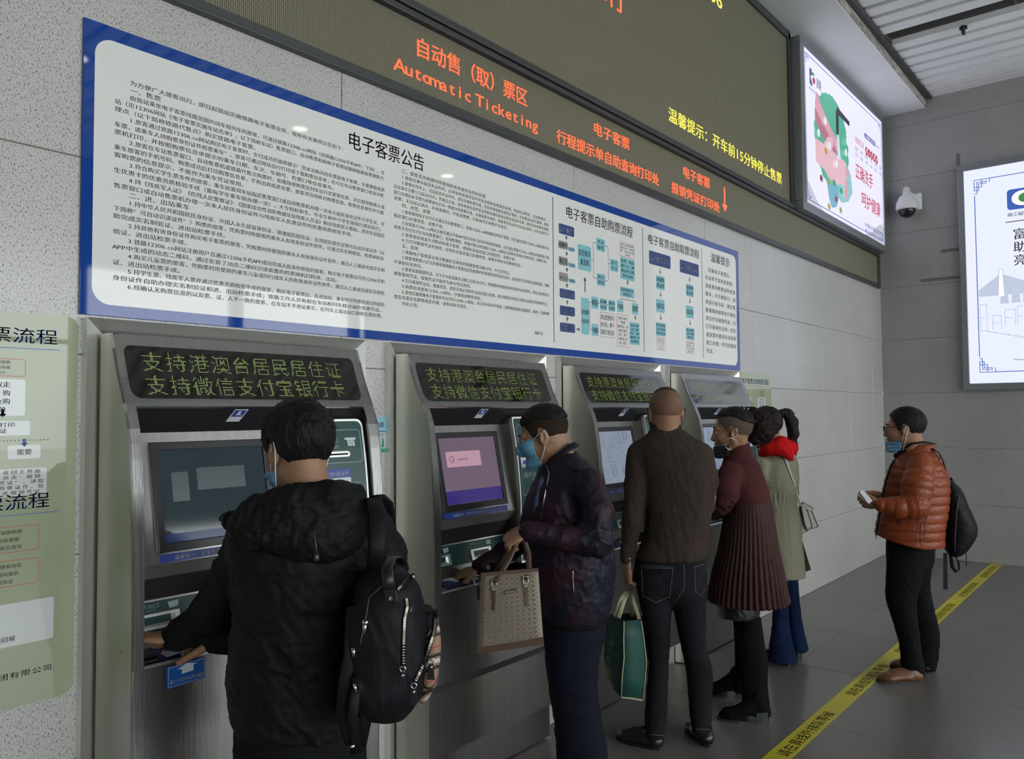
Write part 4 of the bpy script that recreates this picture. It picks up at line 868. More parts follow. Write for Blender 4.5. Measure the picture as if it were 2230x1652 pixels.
def sdf_mesh(prims, res, k=.02, disp=None, cuts=()):
    """prims: (f, lo, hi[, mode, k]) -> vertices, quads"""
    us = [p for p in prims if len(p) < 4 or p[3] == 'u']
    lo = np.min([p[1] for p in us], axis=0)-3*res-.004; hi = np.max([p[2] for p in us], axis=0)+3*res+.004
    n = np.ceil((hi-lo)/res).astype(int)+1; ax = [lo[i]+res*np.arange(n[i]) for i in range(3)]
    D = np.full(n, 1.0, dtype=np.float32)
    for p in prims:
        mode = p[3] if len(p) > 3 else 'u'; kk = p[4] if len(p) > 4 else k; pad = max(kk, res*2)+res*3
        a = np.clip(((p[1]-pad-lo)/res).astype(int), 0, n); b = np.clip(((p[2]+pad-lo)/res).astype(int)+2, 0, n)
        if mode == 'i': a = np.zeros(3, int); b = n
        if np.any(b <= a): continue
        sl = tuple(slice(a[i], b[i]) for i in range(3))
        G = np.stack(np.meshgrid(*[ax[i][a[i]:b[i]] for i in range(3)], indexing='ij'), -1)
        d = p[0](G)
        D[sl] = smin(D[sl], d, kk) if mode == 'u' else smax(D[sl], -d if mode == 's' else d, kk)
    if disp is not None:
        band = np.abs(D) < .05; G = np.stack(np.meshgrid(*ax, indexing='ij'), -1)[band]; D[band] = D[band]+disp(G)
    ins = D < 0; idx = -np.ones(np.array(D.shape)-1, int)
    c = np.zeros(idx.shape, int)
    for dx in (0, 1):
        for dy in (0, 1):
            for dz in (0, 1): c += ins[dx:dx+idx.shape[0], dy:dy+idx.shape[1], dz:dz+idx.shape[2]]
    act = (c > 0) & (c < 8); A = np.argwhere(act); idx[act] = np.arange(len(A))
    acc = np.zeros((len(A), 3)); cnt = np.zeros(len(A))
    cor = np.array([(0, 0, 0), (1, 0, 0), (0, 1, 0), (1, 1, 0), (0, 0, 1), (1, 0, 1), (0, 1, 1), (1, 1, 1)])
    V = np.stack([D[tuple((A+o).T)] for o in cor], 1)
    for i, j in ((0, 1), (2, 3), (4, 5), (6, 7), (0, 2), (1, 3), (4, 6), (5, 7), (0, 4), (1, 5), (2, 6), (3, 7)):
        m_ = (V[:, i] < 0) != (V[:, j] < 0); t = V[m_, i]/(V[m_, i]-V[m_, j]+1e-12)
        acc[m_] += cor[i]+(cor[j]-cor[i])*t[:, None]; cnt[m_] += 1
    verts = lo+(A+acc/cnt[:, None])*res; quads = []
    for axx in range(3):
        o1, o2 = [(1, 2), (2, 0), (0, 1)][axx]
        s0 = [slice(1, -1)]*3; s0[axx] = slice(0, -1); s1 = list(s0); s1[axx] = slice(1, None)
        a_, b_ = ins[tuple(s0)], ins[tuple(s1)]
        for flip, mm in ((False, a_ & ~b_), (True, ~a_ & b_)):
            E_ = np.argwhere(mm)
            if not len(E_): continue
            E_ = E_+np.array([0 if i == axx else 1 for i in range(3)])
            u = np.zeros(3, int); u[o1] = 1; w = np.zeros(3, int); w[o2] = 1
            q = np.stack([idx[tuple((E_-u-w).T)], idx[tuple((E_-w).T)], idx[tuple(E_.T)], idx[tuple((E_-u).T)]], 1)
            quads.append(q[:, ::-1] if flip else q)
    quads = np.concatenate(quads); quads = quads[(quads >= 0).all(1)]
    return verts, quads
def npmesh(name, parts):
    vs = np.concatenate([p[0] for p in parts]); fs = []; o = 0
    for p in parts: fs.append(p[1]+o); o += len(p[0])
    fs = np.concatenate(fs); me = bpy.data.meshes.new(name); me.vertices.add(len(vs)); me.vertices.foreach_set('co', vs.astype(np.float32).ravel())
    me.loops.add(fs.size); me.loops.foreach_set('vertex_index', fs.astype(np.int32).ravel())
    me.polygons.add(len(fs)); me.polygons.foreach_set('loop_start', np.arange(0, fs.size, 4, dtype=np.int32)); me.polygons.foreach_set('loop_total', np.full(len(fs), 4, np.int32))
    me.update(calc_edges=True); me.polygons.foreach_set('use_smooth', np.ones(len(fs), bool)); me.validate(); return me
def cnoise(P, f, seed, st=(1, 1, 1)):
    rr = np.random.RandomState(seed); Q = P*np.array(st)*f; w = np.zeros(P.shape[:-1])
    for o in range(3):
        d = rr.randn(3, 3); ph = rr.rand(3)*6.28
        w += np.sin(Q@d[0]+1.5*np.sin(Q@d[1]+ph[1])+ph[0])*(.6**o); Q = Q*1.7
    return w/1.9
def creases(amp, f, seed, st=(1, 1, 1)):
    f = f*2.6; return lambda P: 1.25*amp*(np.abs(cnoise(P, f, seed, st))**.6-.5)*(.75+.5*cnoise(P, f*.3, seed+9))

class Fig:
    def __init__(s, D, name_label, loc_px):
        s.D = D; g = onp(2, 0, *loc_px); s.loc = g; s.label = name_label
        d = cF+cR*(loc_px[0]-1115)/FPX; s.v = np.array([d[0], d[1], 0])/math.hypot(d[0], d[1]); s.u = np.array([s.v[1], -s.v[0], 0]); s.skin = []
    def S(s, px, py, dd=0.): return at(px, py, s.D+dd)
    def m(s, px, dd=0.): return px*(s.D+dd)/FPX
    def limb(s, pts, **k): return chain([(s.S(x, y, d), s.m(r, d)) for x, y, d, r in pts], **k)
    def cone(s, a, b, ra, rb, **k): return rcone(s.S(*a), s.S(*b), s.m(ra), s.m(rb), **k)
    def ball(s, c, r, R=None):               # radii in metres along image right, depth, up
        M_ = np.stack([s.u, s.v, Z], 1)
        if R is not None: M_ = M_@R
        return ell(s.S(*c), r, M_)
    def loft(s, secs, p=2.2, pleat=None, quilt=0., per=.05, cap=.01, grow=0.):
        z = []; cx = []; cy = []; rx = []; ry = []
        for xl, xr, y, dd, th in secs:
            c = s.S((xl+xr)/2, y, dd); z.append(c[2]); cx.append(c[0]); cy.append(c[1]); rx.append(s.m((xr-xl)/2, dd)+grow); ry.append(th+grow)
        o = np.argsort(z); z, cx, cy, rx, ry = [np.array(q)[o] for q in (z, cx, cy, rx, ry)]
        u, v = s.u[:2], s.v[:2]
        def f(P):
            t = np.clip(P[..., 2], z[0], z[-1]); X_ = P[..., 0]-crm(z, cx, t); Y_ = P[..., 1]-crm(z, cy, t); a = crm(z, rx, t); b = crm(z, ry, t)
            du = (X_*u[0]+Y_*u[1])/a; dv = (X_*v[0]+Y_*v[1])/b
            r = (np.abs(du)**p+np.abs(dv)**p)**(1/p); mm = np.minimum(a, b)
            g = np.sqrt((du/a)**2+(dv/b)**2)/(r+1e-6)*r if False else None
            # scale to metres along the local radius
            rad = np.sqrt(X_**2+Y_**2)+1e-6; d = (r-1)*rad/(r+1e-6)
            if pleat:
                n, z0, z1, am = pleat; th = np.arctan2(dv, du); w = np.clip((z1-P[..., 2])/(z1-z0), 0, 1)
                d = d-am*w**.7*(np.abs(np.sin(n*th/2+.6*np.sin(3*th)))*2-1)
            if quilt: d = d-quilt*(np.abs(np.sin(math.pi*P[..., 2]/per))**.55-.5)
            return smax(d, smax(P[..., 2]-z[-1], z[0]-P[..., 2], .001), cap)
        R_ = max(rx.max(), ry.max())+quilt+(pleat[3] if pleat else 0)
        return f, np.array([cx.min()-R_, cy.min()-R_, z[0]]), np.array([cx.max()+R_, cy.max()+R_, z[-1]])
    def part(s, name, prims, res, k=.02, disp=None, mt=None, label=None, parent=None):
        me = npmesh(name, [sdf_mesh(prims, res, k, disp)]); o = link(name, me, mt, parent or s.root)
        if label: o['label'] = label
        return o
    def make_root(s, group=None):
        me = npmesh('person', s.skin); me.transform(Matrix.Translation([-float(x) for x in s.loc])); o = link('person', me, M_skin)
        o.location = s.loc; o['label'] = s.label; o['category'] = 'person'
        if group: o['group'] = group
        s.root = o; return o
def plane(n, c):                             # half-space cut: keeps the side where n.(P-c) < 0
    n = np.array(n, float); n /= np.linalg.norm(n); c = np.array(c, float)
    return (lambda P: (P-c)@n), c, c, 'i', .004

M_skin = mat('skin', (.31, .165, .092), .55, noise=(14, .06), bump=(160, .04))
M_hair = mat('hair_black', (.006, .005, .005), .62, spec=.25, bump=(120, .7, (1, 1, .3)))
M_eye = mat('eye_white', (.30, .27, .24), .3); M_iris = mat('eye_dark', (.01, .008, .006), .1)
M_mask = mat('mask_blue', (.13, .33, .50), .7, bump=(30, .05)); M_loop = mat('mask_loop', (.72, .72, .68), .6)
M_shoe = mat('shoe_black', (.012, .012, .013), .28)
def frame(az, tilt=0., rollx=0.):
    f = np.array([math.cos(math.radians(az)), math.sin(math.radians(az)), 0]); l = np.array([-f[1], f[0], 0]); t = math.radians(tilt)
    f2 = f*math.cos(t)-Z*math.sin(t); u2 = Z*math.cos(t)+f*math.sin(t)
    if rollx: r = math.radians(rollx); l, u2 = l*math.cos(r)+u2*math.sin(r), u2*math.cos(r)-l*math.sin(r)
    return np.stack([f2, l, u2], 1)
def face_prims(fem=False):
    P = [ell((-.014, 0, .036), (.097, .076, .088)), ell((.030, 0, -.022), (.066, .062, .080)),
         rcone((-.012, 0, -.02), (.05, 0, -.085), .060, .030)]
    for s in (1, -1):
        P += [rcone((.0, s*.050, -.055), (.062, s*.016, -.098), .017, .015), ell((.058, s*.036, -.024), (.030, .026, .026)), ell((.082, s*.026, .026), (.016, .024, .009))]
    P += [ell((.080, 0, -.100), (.018, .024, .018)), rcone((.090, 0, .012), (.107, 0, -.028), .009, .0125), ell((.098, .013, -.032), (.012, .008, .008)), ell((.098, -.013, -.032), (.012, .008, .008)),
          (*ell((.094, .033, .008), (.012, .014, .010)), 's', .012), (*ell((.094, -.033, .008), (.012, .014, .010)), 's', .012),
          (*ell((.088, .032, .006), (.012, .013, .012)), 'u', .004), (*ell((.088, -.032, .006), (.012, .013, .012)), 'u', .004),
          (*ell((.094, 0, -.058), (.012, .023, .0065)), 'u', .006), (*ell((.091, 0, -.071), (.012, .020, .007)), 'u', .006), (*ell((.106, 0, -.0645), (.01, .02, .0016)), 's', .003)]
    return P
def head(fig, c, az, tilt=0., s=1., neck=None, rollx=0., neck_r=.056):
    H = frame(az, tilt, rollx); o = np.array(c, float); fig.H = H; fig.ho = o; fig.hs = s
    P = face_prims(); nb = (np.array(neck)-o)@H/s
    P.append((*rcone((-.028, 0, -.035), nb, neck_r, neck_r*1.18), 'u', .025))
    P.append((*ell(nb-np.array([.0, 0, .035]), (.058, .085, .035)), 'u', .04))
    for sg in (1, -1):
        Re = np.array(Matrix.Rotation(math.radians(-14), 3, 'Y') @ Matrix.Rotation(math.radians(sg*22), 3, 'Z'))
        P += [(*ell((-.012, sg*.081, -.006), (.019, .0085, .033), Re), 'u', .006), (*ell((-.010, sg*.090, -.001), (.011, .007, .020), Re), 's', .004), (*ell((-.002, sg*.083, -.006), (.006, .006, .008)), 'u', .004)]
    v, q = sdf_mesh(P, .0033, .018); fig.skin.append((o+(v*s)@H.T, q))
def hpart(fig, name, prims, res, mt, k=.01, disp=None, label=None):
    v, q = sdf_mesh(prims, res, k, disp); me = npmesh(name, [(fig.ho+(v*fig.hs)@fig.H.T, q)]); o = link(name, me, mt, fig.root)
    if label: o['label'] = label
    return o
def hp(fig, x, y, z): return fig.ho+fig.H@(np.array([x, y, z])*fig.hs)
def strands(amp, seed, st=(30, 110, 60)):
    return lambda P: amp*cnoise(P, 1., seed, st)
def hair_short(fig, mt, thick=.012, line=None, amp=.0022, name='hair', c=(-.016, 0, .040), r=(.097, .077, .088), label=None, seed=3):
    xs, zs = line or ([-.13, -.07, -.045, -.03, -.012, .004, .02, .034, .05, .07, .12], [-.055, -.062, -.05, -.01, .038, .036, -.008, -.004, .045, .078, .10])
    rr = tuple(a+thick for a in r)
    def f(P): return (np.interp(P[..., 0], xs, zs)-P[..., 2])*.8
    P = [ell(c, rr), (f, np.array([-.2]*3), np.array([.2]*3), 'i', .006)]
    return hpart(fig, name, P, .0032, mt, .01, strands(amp, seed), label)
def face_details(fig, brow=True):
    b = MB(); w = MB(); d = MB()
    for sg in (1, -1):
        b.tube([hp(fig, .098, sg*.018, .030), hp(fig, .096, sg*.034, .034), hp(fig, .082, sg*.050, .029)], [.003, .0035, .002], 6)
        w.ball(hp(fig, .0885, sg*.032, .006), .0113*fig.hs, 12); d.ball(hp(fig, .0955, sg*.032, .005), .0052*fig.hs, 10)
        d.tube([hp(fig, .098, sg*.022, .009), hp(fig, .1015, sg*.032, .0125), hp(fig, .094, sg*.044, .009)], .0016, 5)
    b.build('eyebrow', M_hair, fig.root, True); w.build('eye', M_eye, fig.root, True); d.build('iris', M_iris, fig.root, True)
def mask(fig, mt, z0, z1, xmin=.030, fwd=0., dz=0., loopm=None, tip=.0, grow=.007, loops=True, nose=True, ear=(-.026, .086, .022)):
    base = [p for p in face_prims()[:9]]+[ell((.080, 0, -.100), (.018, .024, .018))]+([rcone((.085, 0, .0), (.108, 0, -.03), .012, .017)] if nose else [ell((.080, 0, -.075), (.018, .030, .022))])
    def sh(p):
        f0 = p[0]; off = np.array([fwd, 0, dz]); return (lambda P: f0(P-off)-grow), p[1]+off-grow, p[2]+off+grow
    P = [sh(p) for p in base]
    P.append((lambda G: np.maximum(np.maximum(xmin+.010*np.sin((G[..., 2]-z0)/(z1-z0)*3.14)-G[..., 0], G[..., 2]-z1-.25*(G[..., 0]-.06)*0), z0-G[..., 2]), np.array([-.2]*3), np.array([.2]*3), 'i', .004))
    o = hpart(fig, 'face_mask', P, .003, mt, .014, lambda P: .0016*np.sin((P[..., 2]-z0)*2*math.pi/.022), None)
    if loops:
        t = MB()
        for sg in (1, -1):
            e0 = (xmin+.004, sg*.070, z1-.008); e1 = (xmin+.002, sg*.062, z0+.014); ea = (ear[0], sg*ear[1], ear[2])
            t.tube([hp(fig, *e0), hp(fig, (e0[0]+ea[0])/2, sg*(.084), (e0[2]+ea[2])/2+.002), hp(fig, *ea), hp(fig, ea[0]-.004, sg*ear[1]*.98, ea[2]-.03), hp(fig, (e1[0]+ea[0])/2-.004, sg*.078, (e1[2]+ea[2])/2-.016), hp(fig, *e1)], .0017, 6)
        t.build('ear_loop', loopm or M_loop, o, True)
    return o
def hand(fig, wrist, xd, zd, curl=(20, 25, 20), thumb=(.75, .6, -.25), left=True, s=1., spread=.06, arm=.07, tcurl=.3, curls=None):
    """xd fingers, zd back of the hand; thumb leaves on the y side"""
    x = np.array(xd, float); x /= np.linalg.norm(x); z = np.array(zd, float); z -= x*(z@x); z /= np.linalg.norm(z); y = np.cross(z, x)*(-1 if left else 1)
    P = [(*rcone((-arm, 0, 0), (0, 0, 0), .030, .024, flat=((0, 0, 1), .78)), 'u', .012), (*rcone((0, 0, 0), (.045, .0, 0), .025, .036, flat=((0, 0, 1), .42)), 'u', .012),
         (*rcone((.045, .012, 0), (.082, .016, 0), .024, .021, flat=((0, 0, 1), .55)), 'u', .010), (*rcone((.045, -.014, 0), (.078, -.020, 0), .022, .018, flat=((0, 0, 1), .6)), 'u', .010), (*ell((.03, .022, -.010), (.028, .017, .013)), 'u', .01)]
    for i, (by, L_, r) in enumerate(((.029, .074, .0088), (.0095, .081, .0090), (-.0105, .075, .0086), (-.029, .058, .0076))):
        a = np.array([.084-.004*abs(i-1), by, 0.]); ang = 0.; cu = curls[i] if curls else curl; sp = (1.2-i)*spread
        for j, fr_ in enumerate((.46, .30, .24)):
            ang += math.radians(cu[j]); d = np.array([math.cos(ang), math.sin(sp)*math.cos(ang), -math.sin(ang)]); b = a+d*L_*fr_
            P.append((*rcone(a, b, r*(1-.1*j), r*(1-.1*(j+1))), 'u', .003)); a = b
    t0 = np.array([.018, .028, -.006]); td = np.array(thumb, float); td /= np.linalg.norm(td); t1 = t0+td*.040; td2 = td+np.array([.5, -.3, -.1])*tcurl*2; td2 /= np.linalg.norm(td2); t2_ = t1+td2*.030; t3 = t2_+(td2+np.array([.4, -.2, -.1])*tcurl)/1.1*.024
    P += [(*rcone(t0, t1, .014, .0115), 'u', .008), (*rcone(t1, t2_, .0112, .0100), 'u', .003), (*rcone(t2_, t3, .0100, .0082), 'u', .002)]
    v, q = sdf_mesh(P, .0026, .003); B_ = np.stack([x, y, z], 1)
    if np.linalg.det(B_) < 0: q = q[:, ::-1]
    fig.skin.append((np.array(wrist)+(v*s)@B_.T, q))
def shoe(fig, heel, az, L=.275, W=.095, H=.09, mt=None, kind='loafer', name='shoe', heelh=0., label=None, sole=None):
    f = np.array([math.cos(math.radians(az)), math.sin(math.radians(az)), 0]); l = np.array([-f[1], f[0], 0]); B_ = np.stack([f, l, Z], 1); o = np.array([heel[0], heel[1], 0.])
    h = heelh; w = W/2
    P = [rcone((.035, 0, .035+h), (.10, 0, .032+h*.5), w*.78, w*.80, flat=((0, 0, 1), .75)), rcone((.10, 0, .032+h*.5), (L*.74, 0, .028), w*.80, w*1.0, flat=((0, 0, 1), .55)), rcone((L*.74, 0, .026), (L-.035, 0, .022), w*.98, w*.55, flat=((0, 0, 1), .55)),
         (*rcone((.045, 0, .05+h), (.055, 0, H+h), w*.70, w*.62), 'u', .02), (*rcone((.06, 0, H*.8+h), (L*.6, 0, .045), w*.6, w*.62), 'u', .03), plane((0, 0, -1), (0, 0, .010))]
    if kind == 'loafer': P.append((*ell((.050, 0, H+h+.012), (.055, .030, .040)), 's', .01))
    v, q = sdf_mesh(P, .004, .02); me = npmesh(name, [(o+v@B_.T, q)]); ob = link(name, me, mt, fig.root)
    if label: ob['label'] = label
    n = 18; pts = []
    for k in range(n):
        a = 2*math.pi*k/n; xx = L/2+L/2*math.cos(a)*.985; ww = w*(1.0 if xx > L*.55 else .82)*abs(math.sin(a))**.7*(1 if math.sin(a) > 0 else -1); pts.append((xx, ww))
    mb = MB()
    if h > .02: mb.prism([o+B_@np.array([min(xx, .065), ww*.9, 0]) for xx, ww in pts if xx < .075], (0, 0, h+.012)); mb.prism([o+B_@np.array([xx, ww, 0.0]) for xx, ww in pts if xx > .10], (0, 0, .012))
    else: mb.prism([o+B_@np.array([xx, ww, 0]) for xx, ww in pts], (0, 0, .016))
    mb.build('sole', sole or M_shoe, ob)
    return ob
from mathutils.bvhtree import BVHTree
_bvh = {}
def onto(objs, px, py, off=.002, dflt=None):
    """point on the surface of a garment along the line of sight, lifted by off"""
    best = None; d = cF+cR*(px-1115)/FPX-cU*(py-826)/FPX; d = d/np.linalg.norm(d)
    for o in (objs if isinstance(objs, (list, tuple)) else [objs]):
        if o.name not in _bvh:
            me = o.data; v = np.zeros(len(me.vertices)*3); me.vertices.foreach_get('co', v); _bvh[o.name] = BVHTree.FromPolygons(v.reshape(-1, 3).tolist(), [tuple(p.vertices) for p in me.polygons])
        h = _bvh[o.name].ray_cast(Vector(cC), Vector(d))
        if h[0] is not None and (best is None or h[3] < best[1]): best = (np.array(h[0])+np.array(h[1])*off, h[3])
    return best[0] if best else (cC+d*dflt if dflt else None)
def path(objs, pts, off=.002, n=6, dflt=None):
    out = []
    for (a, b) in zip(pts[:-1], pts[1:]):
        for k in range(n):
            t = k/n; q = onto(objs, a[0]+(b[0]-a[0])*t, a[1]+(b[1]-a[1])*t, off, dflt)
            if q is not None: out.append(q)
    q = onto(objs, *pts[-1], off, dflt)
    if q is not None: out.append(q)
    return out
def fabric(name, col, rough=.75, sheen=.25, fine=300, fs=.12, big=.10): return mat(name, tuple(x*.62 for x in col), rough, spec=.14, noise=(7, big), bump=(fine, fs))
def tartan(name):
    mt, nt, b = _mat(name); N = nt.nodes; L = nt.links; g_ = N.new('ShaderNodeNewGeometry'); sp = N.new('ShaderNodeSeparateXYZ')
    mp = N.new('ShaderNodeMapping'); mp.inputs['Rotation'].default_value = (.5, 0, .6); L.new(g_.outputs['Position'], mp.inputs[0]); L.new(mp.outputs[0], sp.inputs[0]); last = None
    col = None
    for ax_, off, wd, c in (('Z', .0, .10, (.02, .018, .018)), ('Z', .18, .12, (.55, .50, .45)), ('Z', .36, .10, (.02, .018, .018)), ('Y', .3, .08, (.02, .018, .018)), ('Z', .70, .03, (.35, .03, .03))):
        m1 = N.new('ShaderNodeMath'); m1.operation = 'MULTIPLY_ADD'; m1.inputs[1].default_value = 14; m1.inputs[2].default_value = off; L.new(sp.outputs[ax_], m1.inputs[0])
        m2 = N.new('ShaderNodeMath'); m2.operation = 'FRACT'; L.new(m1.outputs[0], m2.inputs[0]); m3 = N.new('ShaderNodeMath'); m3.operation = 'LESS_THAN'; m3.inputs[1].default_value = wd; L.new(m2.outputs[0], m3.inputs[0])
        mx = N.new('ShaderNodeMix'); mx.data_type = 'RGBA'; L.new(m3.outputs[0], mx.inputs[0]); mx.inputs[7].default_value = (*c, 1)
        if last is None: mx.inputs[6].default_value = (.30, .175, .115, 1)
        else: L.new(last, mx.inputs[6])
        last = mx.outputs[2]
    L.new(last, b.inputs['Base Color']); b.inputs['Roughness'].default_value = .7; return mt
M_chrome = mat('chrome', (.7, .7, .7), .18, 1.)
def iri(name, a, b_, rough=.5):
    mt = mat(name, a, rough, spec=.2, bump=(200, .08)); nt = mt.node_tree; bs = nt.nodes['Principled BSDF']
    tc = nt.nodes.new('ShaderNodeTexCoord'); n = nt.nodes.new('ShaderNodeTexNoise'); n.inputs['Scale'].default_value = 4.5; nt.links.new(tc.outputs['Object'], n.inputs[0])
    mx = nt.nodes.new('ShaderNodeMix'); mx.data_type = 'RGBA'; mx.inputs[6].default_value = (*a, 1); mx.inputs[7].default_value = (*b_, 1)
    r = nt.nodes.new('ShaderNodeMapRange'); r.inputs[1].default_value = .42; r.inputs[2].default_value = .58; nt.links.new(n.outputs[0], r.inputs[0]); nt.links.new(r.outputs[0], mx.inputs[0]); nt.links.new(mx.outputs[2], bs.inputs['Base Color']); return mt

# ---------------------------------------------------------------- person in black hooded jacket at the nearest machine
g = Fig(2.2, 'person in a black hooded jacket seen from behind, reaching into the nearest ticket machine', (655, 2161))
head(g, g.S(648, 981, .02), 86, 14, 1.0, neck=g.S(672, 1085, -.02), neck_r=.054)
lw = g.S(384, 1391, .12)
hand(g, lw, -g.u*1.0+g.v*.05+Z*.12, Z*1.0-g.u*.1, (18, 22, 14), thumb=(.5, .7, -.5), left=True)
hand(g, g.S(476, 1397, .12), -g.u*.6-Z*.05+g.v*.6, Z, (25, 30, 25), thumb=(.5, .8, -.45), left=False, s=.95, arm=.01)
core = [g.loft([(560, 760, 1120, 0, .07), (530, 770, 1200, 0, .10), (530, 770, 1500, 0, .11), (540, 770, 1640, 0, .10)]), g.limb([(552, 1160, 0, 30), (505, 1275, .06, 28), (392, 1388, .12, 20)]),
        g.limb([(795, 1140, 0, 30), (845, 1285, .12, 28), (806, 1348, .26, 18), (700, 1378, .24, 16), (560, 1388, .14, 12), (505, 1393, .13, 10)]), g.limb([(598, 1600, 0, 58), (598, 1880, 0, 44), (600, 2100, .02, 30)]), g.limb([(720, 1600, 0, 58), (722, 1880, 0, 44), (722, 2100, .02, 30)])]
g.skin.append(sdf_mesh(core, .016, .02)); g.make_root()
hair_short(g, M_hair, .017, ([-.13, -.085, -.06, -.045, -.028, -.012, .004, .02, .034, .05, .07, .12], [-.06, -.062, -.060, -.052, -.008, .035, .036, -.012, -.004, .045, .06, .08]), .0035)
M_stub = mat('hair_stubble', (.045, .030, .022), .85, spec=.1, bump=(400, .3))
hair_short(g, M_stub, .004, ([-.13, -.09, -.06, -.045, -.028, -.012, .004, .02, .034, .05, .07, .12], [-.078, -.080, -.070, -.060, -.02, .035, .036, -.018, -.008, .045, .06, .08]), .0008, 'hair_fade')
t = MB(); rr = random.Random(2)
for k in range(150):
    a = rr.uniform(0, 6.28); e = rr.uniform(-.1, 1.25); d = np.array([math.cos(a)*math.cos(e), math.sin(a)*math.cos(e), math.sin(e)])
    if d[0] > .45 and d[2] < .5: continue
    p = np.array([-.016, 0, .038])+d*np.array([.110, .090, .101]); q = np.array([rr.uniform(-.3, .6), rr.uniform(-.4, .4), -.6]); q = q-d*(q@d)+d*.22
    L_ = rr.uniform(.02, .04); t.tube([hp(g, *(p-d*.006)), hp(g, *(p+q*L_*.5+d*.001)), hp(g, *(p+q*L_+d*.003))], [.0022, .0016, .0004], 4)
t.build('hair_tuft', M_hair, g.root, True, kind='stuff')
mask(g, M_mask, -.135, -.045, .030, .008, -.014, ear=(-.030, .090, .03), nose=False); face_details(g)
M_bj = fabric('black_jacket', (.0125, .0125, .0135), .62, .1, 240, .1)
cr = lambda a, s=1: (lambda P: creases(.0055*a, 11, s, (1, 1, 1.1))(P)+creases(.0028*a, 27, s+5)(P))
jk = g.part('jacket', [g.loft([(606, 728, 1068, -.02, .075), (560, 775, 1090, -.01, .10), (515, 825, 1128, 0, .125), (502, 838, 1170, 0, .14), (508, 828, 1235, 0, .15), (512, 812, 1320, 0, .155), (505, 800, 1400, 0, .16), (500, 798, 1470, 0, .16), (506, 800, 1535, 0, .16), (521, 800, 1578, 0, .155)]),
    g.limb([(552, 1150, .0, 50), (508, 1262, .05, 50), (462, 1332, .10, 46), (408, 1374, .12, 37), (386, 1388, .12, 32)]), g.limb([(798, 1130, 0, 46), (838, 1205, .06, 47), (850, 1290, .12, 42), (810, 1345, .26, 34), (700, 1378, .24, 32), (560, 1388, .14, 33), (478, 1394, .12, 29)]),
    (*ell(g.S(655, 1052, -.0), (.062, .062, .05)), 's', .01)], .0055, .035, lambda P: cr(1.2)(P)+creases(.007, 6.5, 77, (1, 1, .7))(P), M_bj)
g.part('hood', [g.ball((648, 1140, -.10), (.175, .075, .085)), g.ball((690, 1175, -.11), (.12, .055, .065)), g.limb([(508, 1134, -.04, 15), (560, 1110, -.10, 28), (640, 1095, -.13, 30), (720, 1082, -.11, 30), (775, 1078, -.03, 22), (770, 1085, .05, 18)]),
    g.limb([(600, 1082, -.03, 17), (612, 1080, -.09, 17), (660, 1072, -.125, 18), (712, 1066, -.10, 18), (745, 1062, -.02, 17)]), g.limb([(486, 1128, -.03, 7), (500, 1136, -.05, 14), (520, 1150, -.06, 22)]), (*ell(g.S(655, 1045, .0), (.066, .075, .07)), 's', .01)], .005, .03, cr(1.7, 4), M_bj, parent=jk)
dc = MB(); dc.tube([g.S(684, 1160, -.205), g.S(688, 1185, -.215), g.S(690, 1208, -.21)], .0018, 6); dc.tube([g.S(689, 1206, -.212), g.S(690, 1220, -.212)], .006, 8); dc.build('drawstring', mat('toggle', (.10, .10, .10), .3, .5), jk, True)
M_bp = fabric('black_trousers', (.011, .011, .013), .8, .1)
g.part('trousers', [g.loft([(518, 796, 1540, 0, .14), (516, 795, 1640, 0, .145), (520, 792, 1700, 0, .14)]), g.limb([(590, 1690, 0, 72), (592, 1880, 0, 58), (598, 2090, .02, 44), (600, 2125, .02, 44)]), g.limb([(722, 1690, 0, 72), (722, 1880, 0, 58), (722, 2090, .02, 44), (722, 2125, .02, 44)])], .009, .03, creases(.006, 9, 7), M_bp)
for px in (600, 722): h_ = g.S(px, 2150, -.03); shoe(g, h_, 80 if px > 650 else 100, mt=M_shoe, kind='trainer')
# backpack on the right shoulder
M_nyl = fabric('backpack_nylon', (.014, .015, .018), .5, .15, 260, .1)
bp = empty('backpack', g.S(850, 1400, -.12), 'black nylon backpack with brass zips and tartan pocket, slung behind the nearest person', 'backpack')
def fpart(fig, name, prims, res, k, disp, par, mt=None, **kw):
    me = npmesh(name, [sdf_mesh(prims, res, k, disp)]); return link(name, me, mt, par, **kw)
bb = fpart(g, 'body', [g.loft([(800, 872, 1236, -.15, .05), (782, 898, 1258, -.15, .09), (770, 922, 1310, -.14, .115), (766, 930, 1380, -.14, .125), (758, 930, 1450, -.14, .13), (765, 915, 1510, -.14, .12), (800, 885, 1556, -.14, .07)]),
    g.ball((815, 1500, -.22), (.075, .05, .075)), g.ball((805, 1395, -.23), (.06, .035, .10))], .005, .03, creases(.004, 12, 11), bp, M_nyl)
fpart(g, 'side_pocket', [g.loft([(905, 945, 1322, -.10, .05), (905, 950, 1360, -.10, .075), (895, 950, 1420, -.10, .08), (895, 938, 1480, -.10, .07), (900, 918, 1520, -.10, .04)])], .005, .02, creases(.002, 12, 12), bp, M_nyl)
fpart(g, 'tartan_panel', [g.loft([(928, 951, 1335, -.11, .035), (915, 957, 1375, -.12, .068), (904, 956, 1430, -.12, .078), (902, 946, 1485, -.12, .068), (905, 926, 1522, -.11, .04)])], .005, .02, None, bp, mt=tartan('tartan'))
M_brass = mat('zip_brass', (.55, .50, .38), .3, .9)
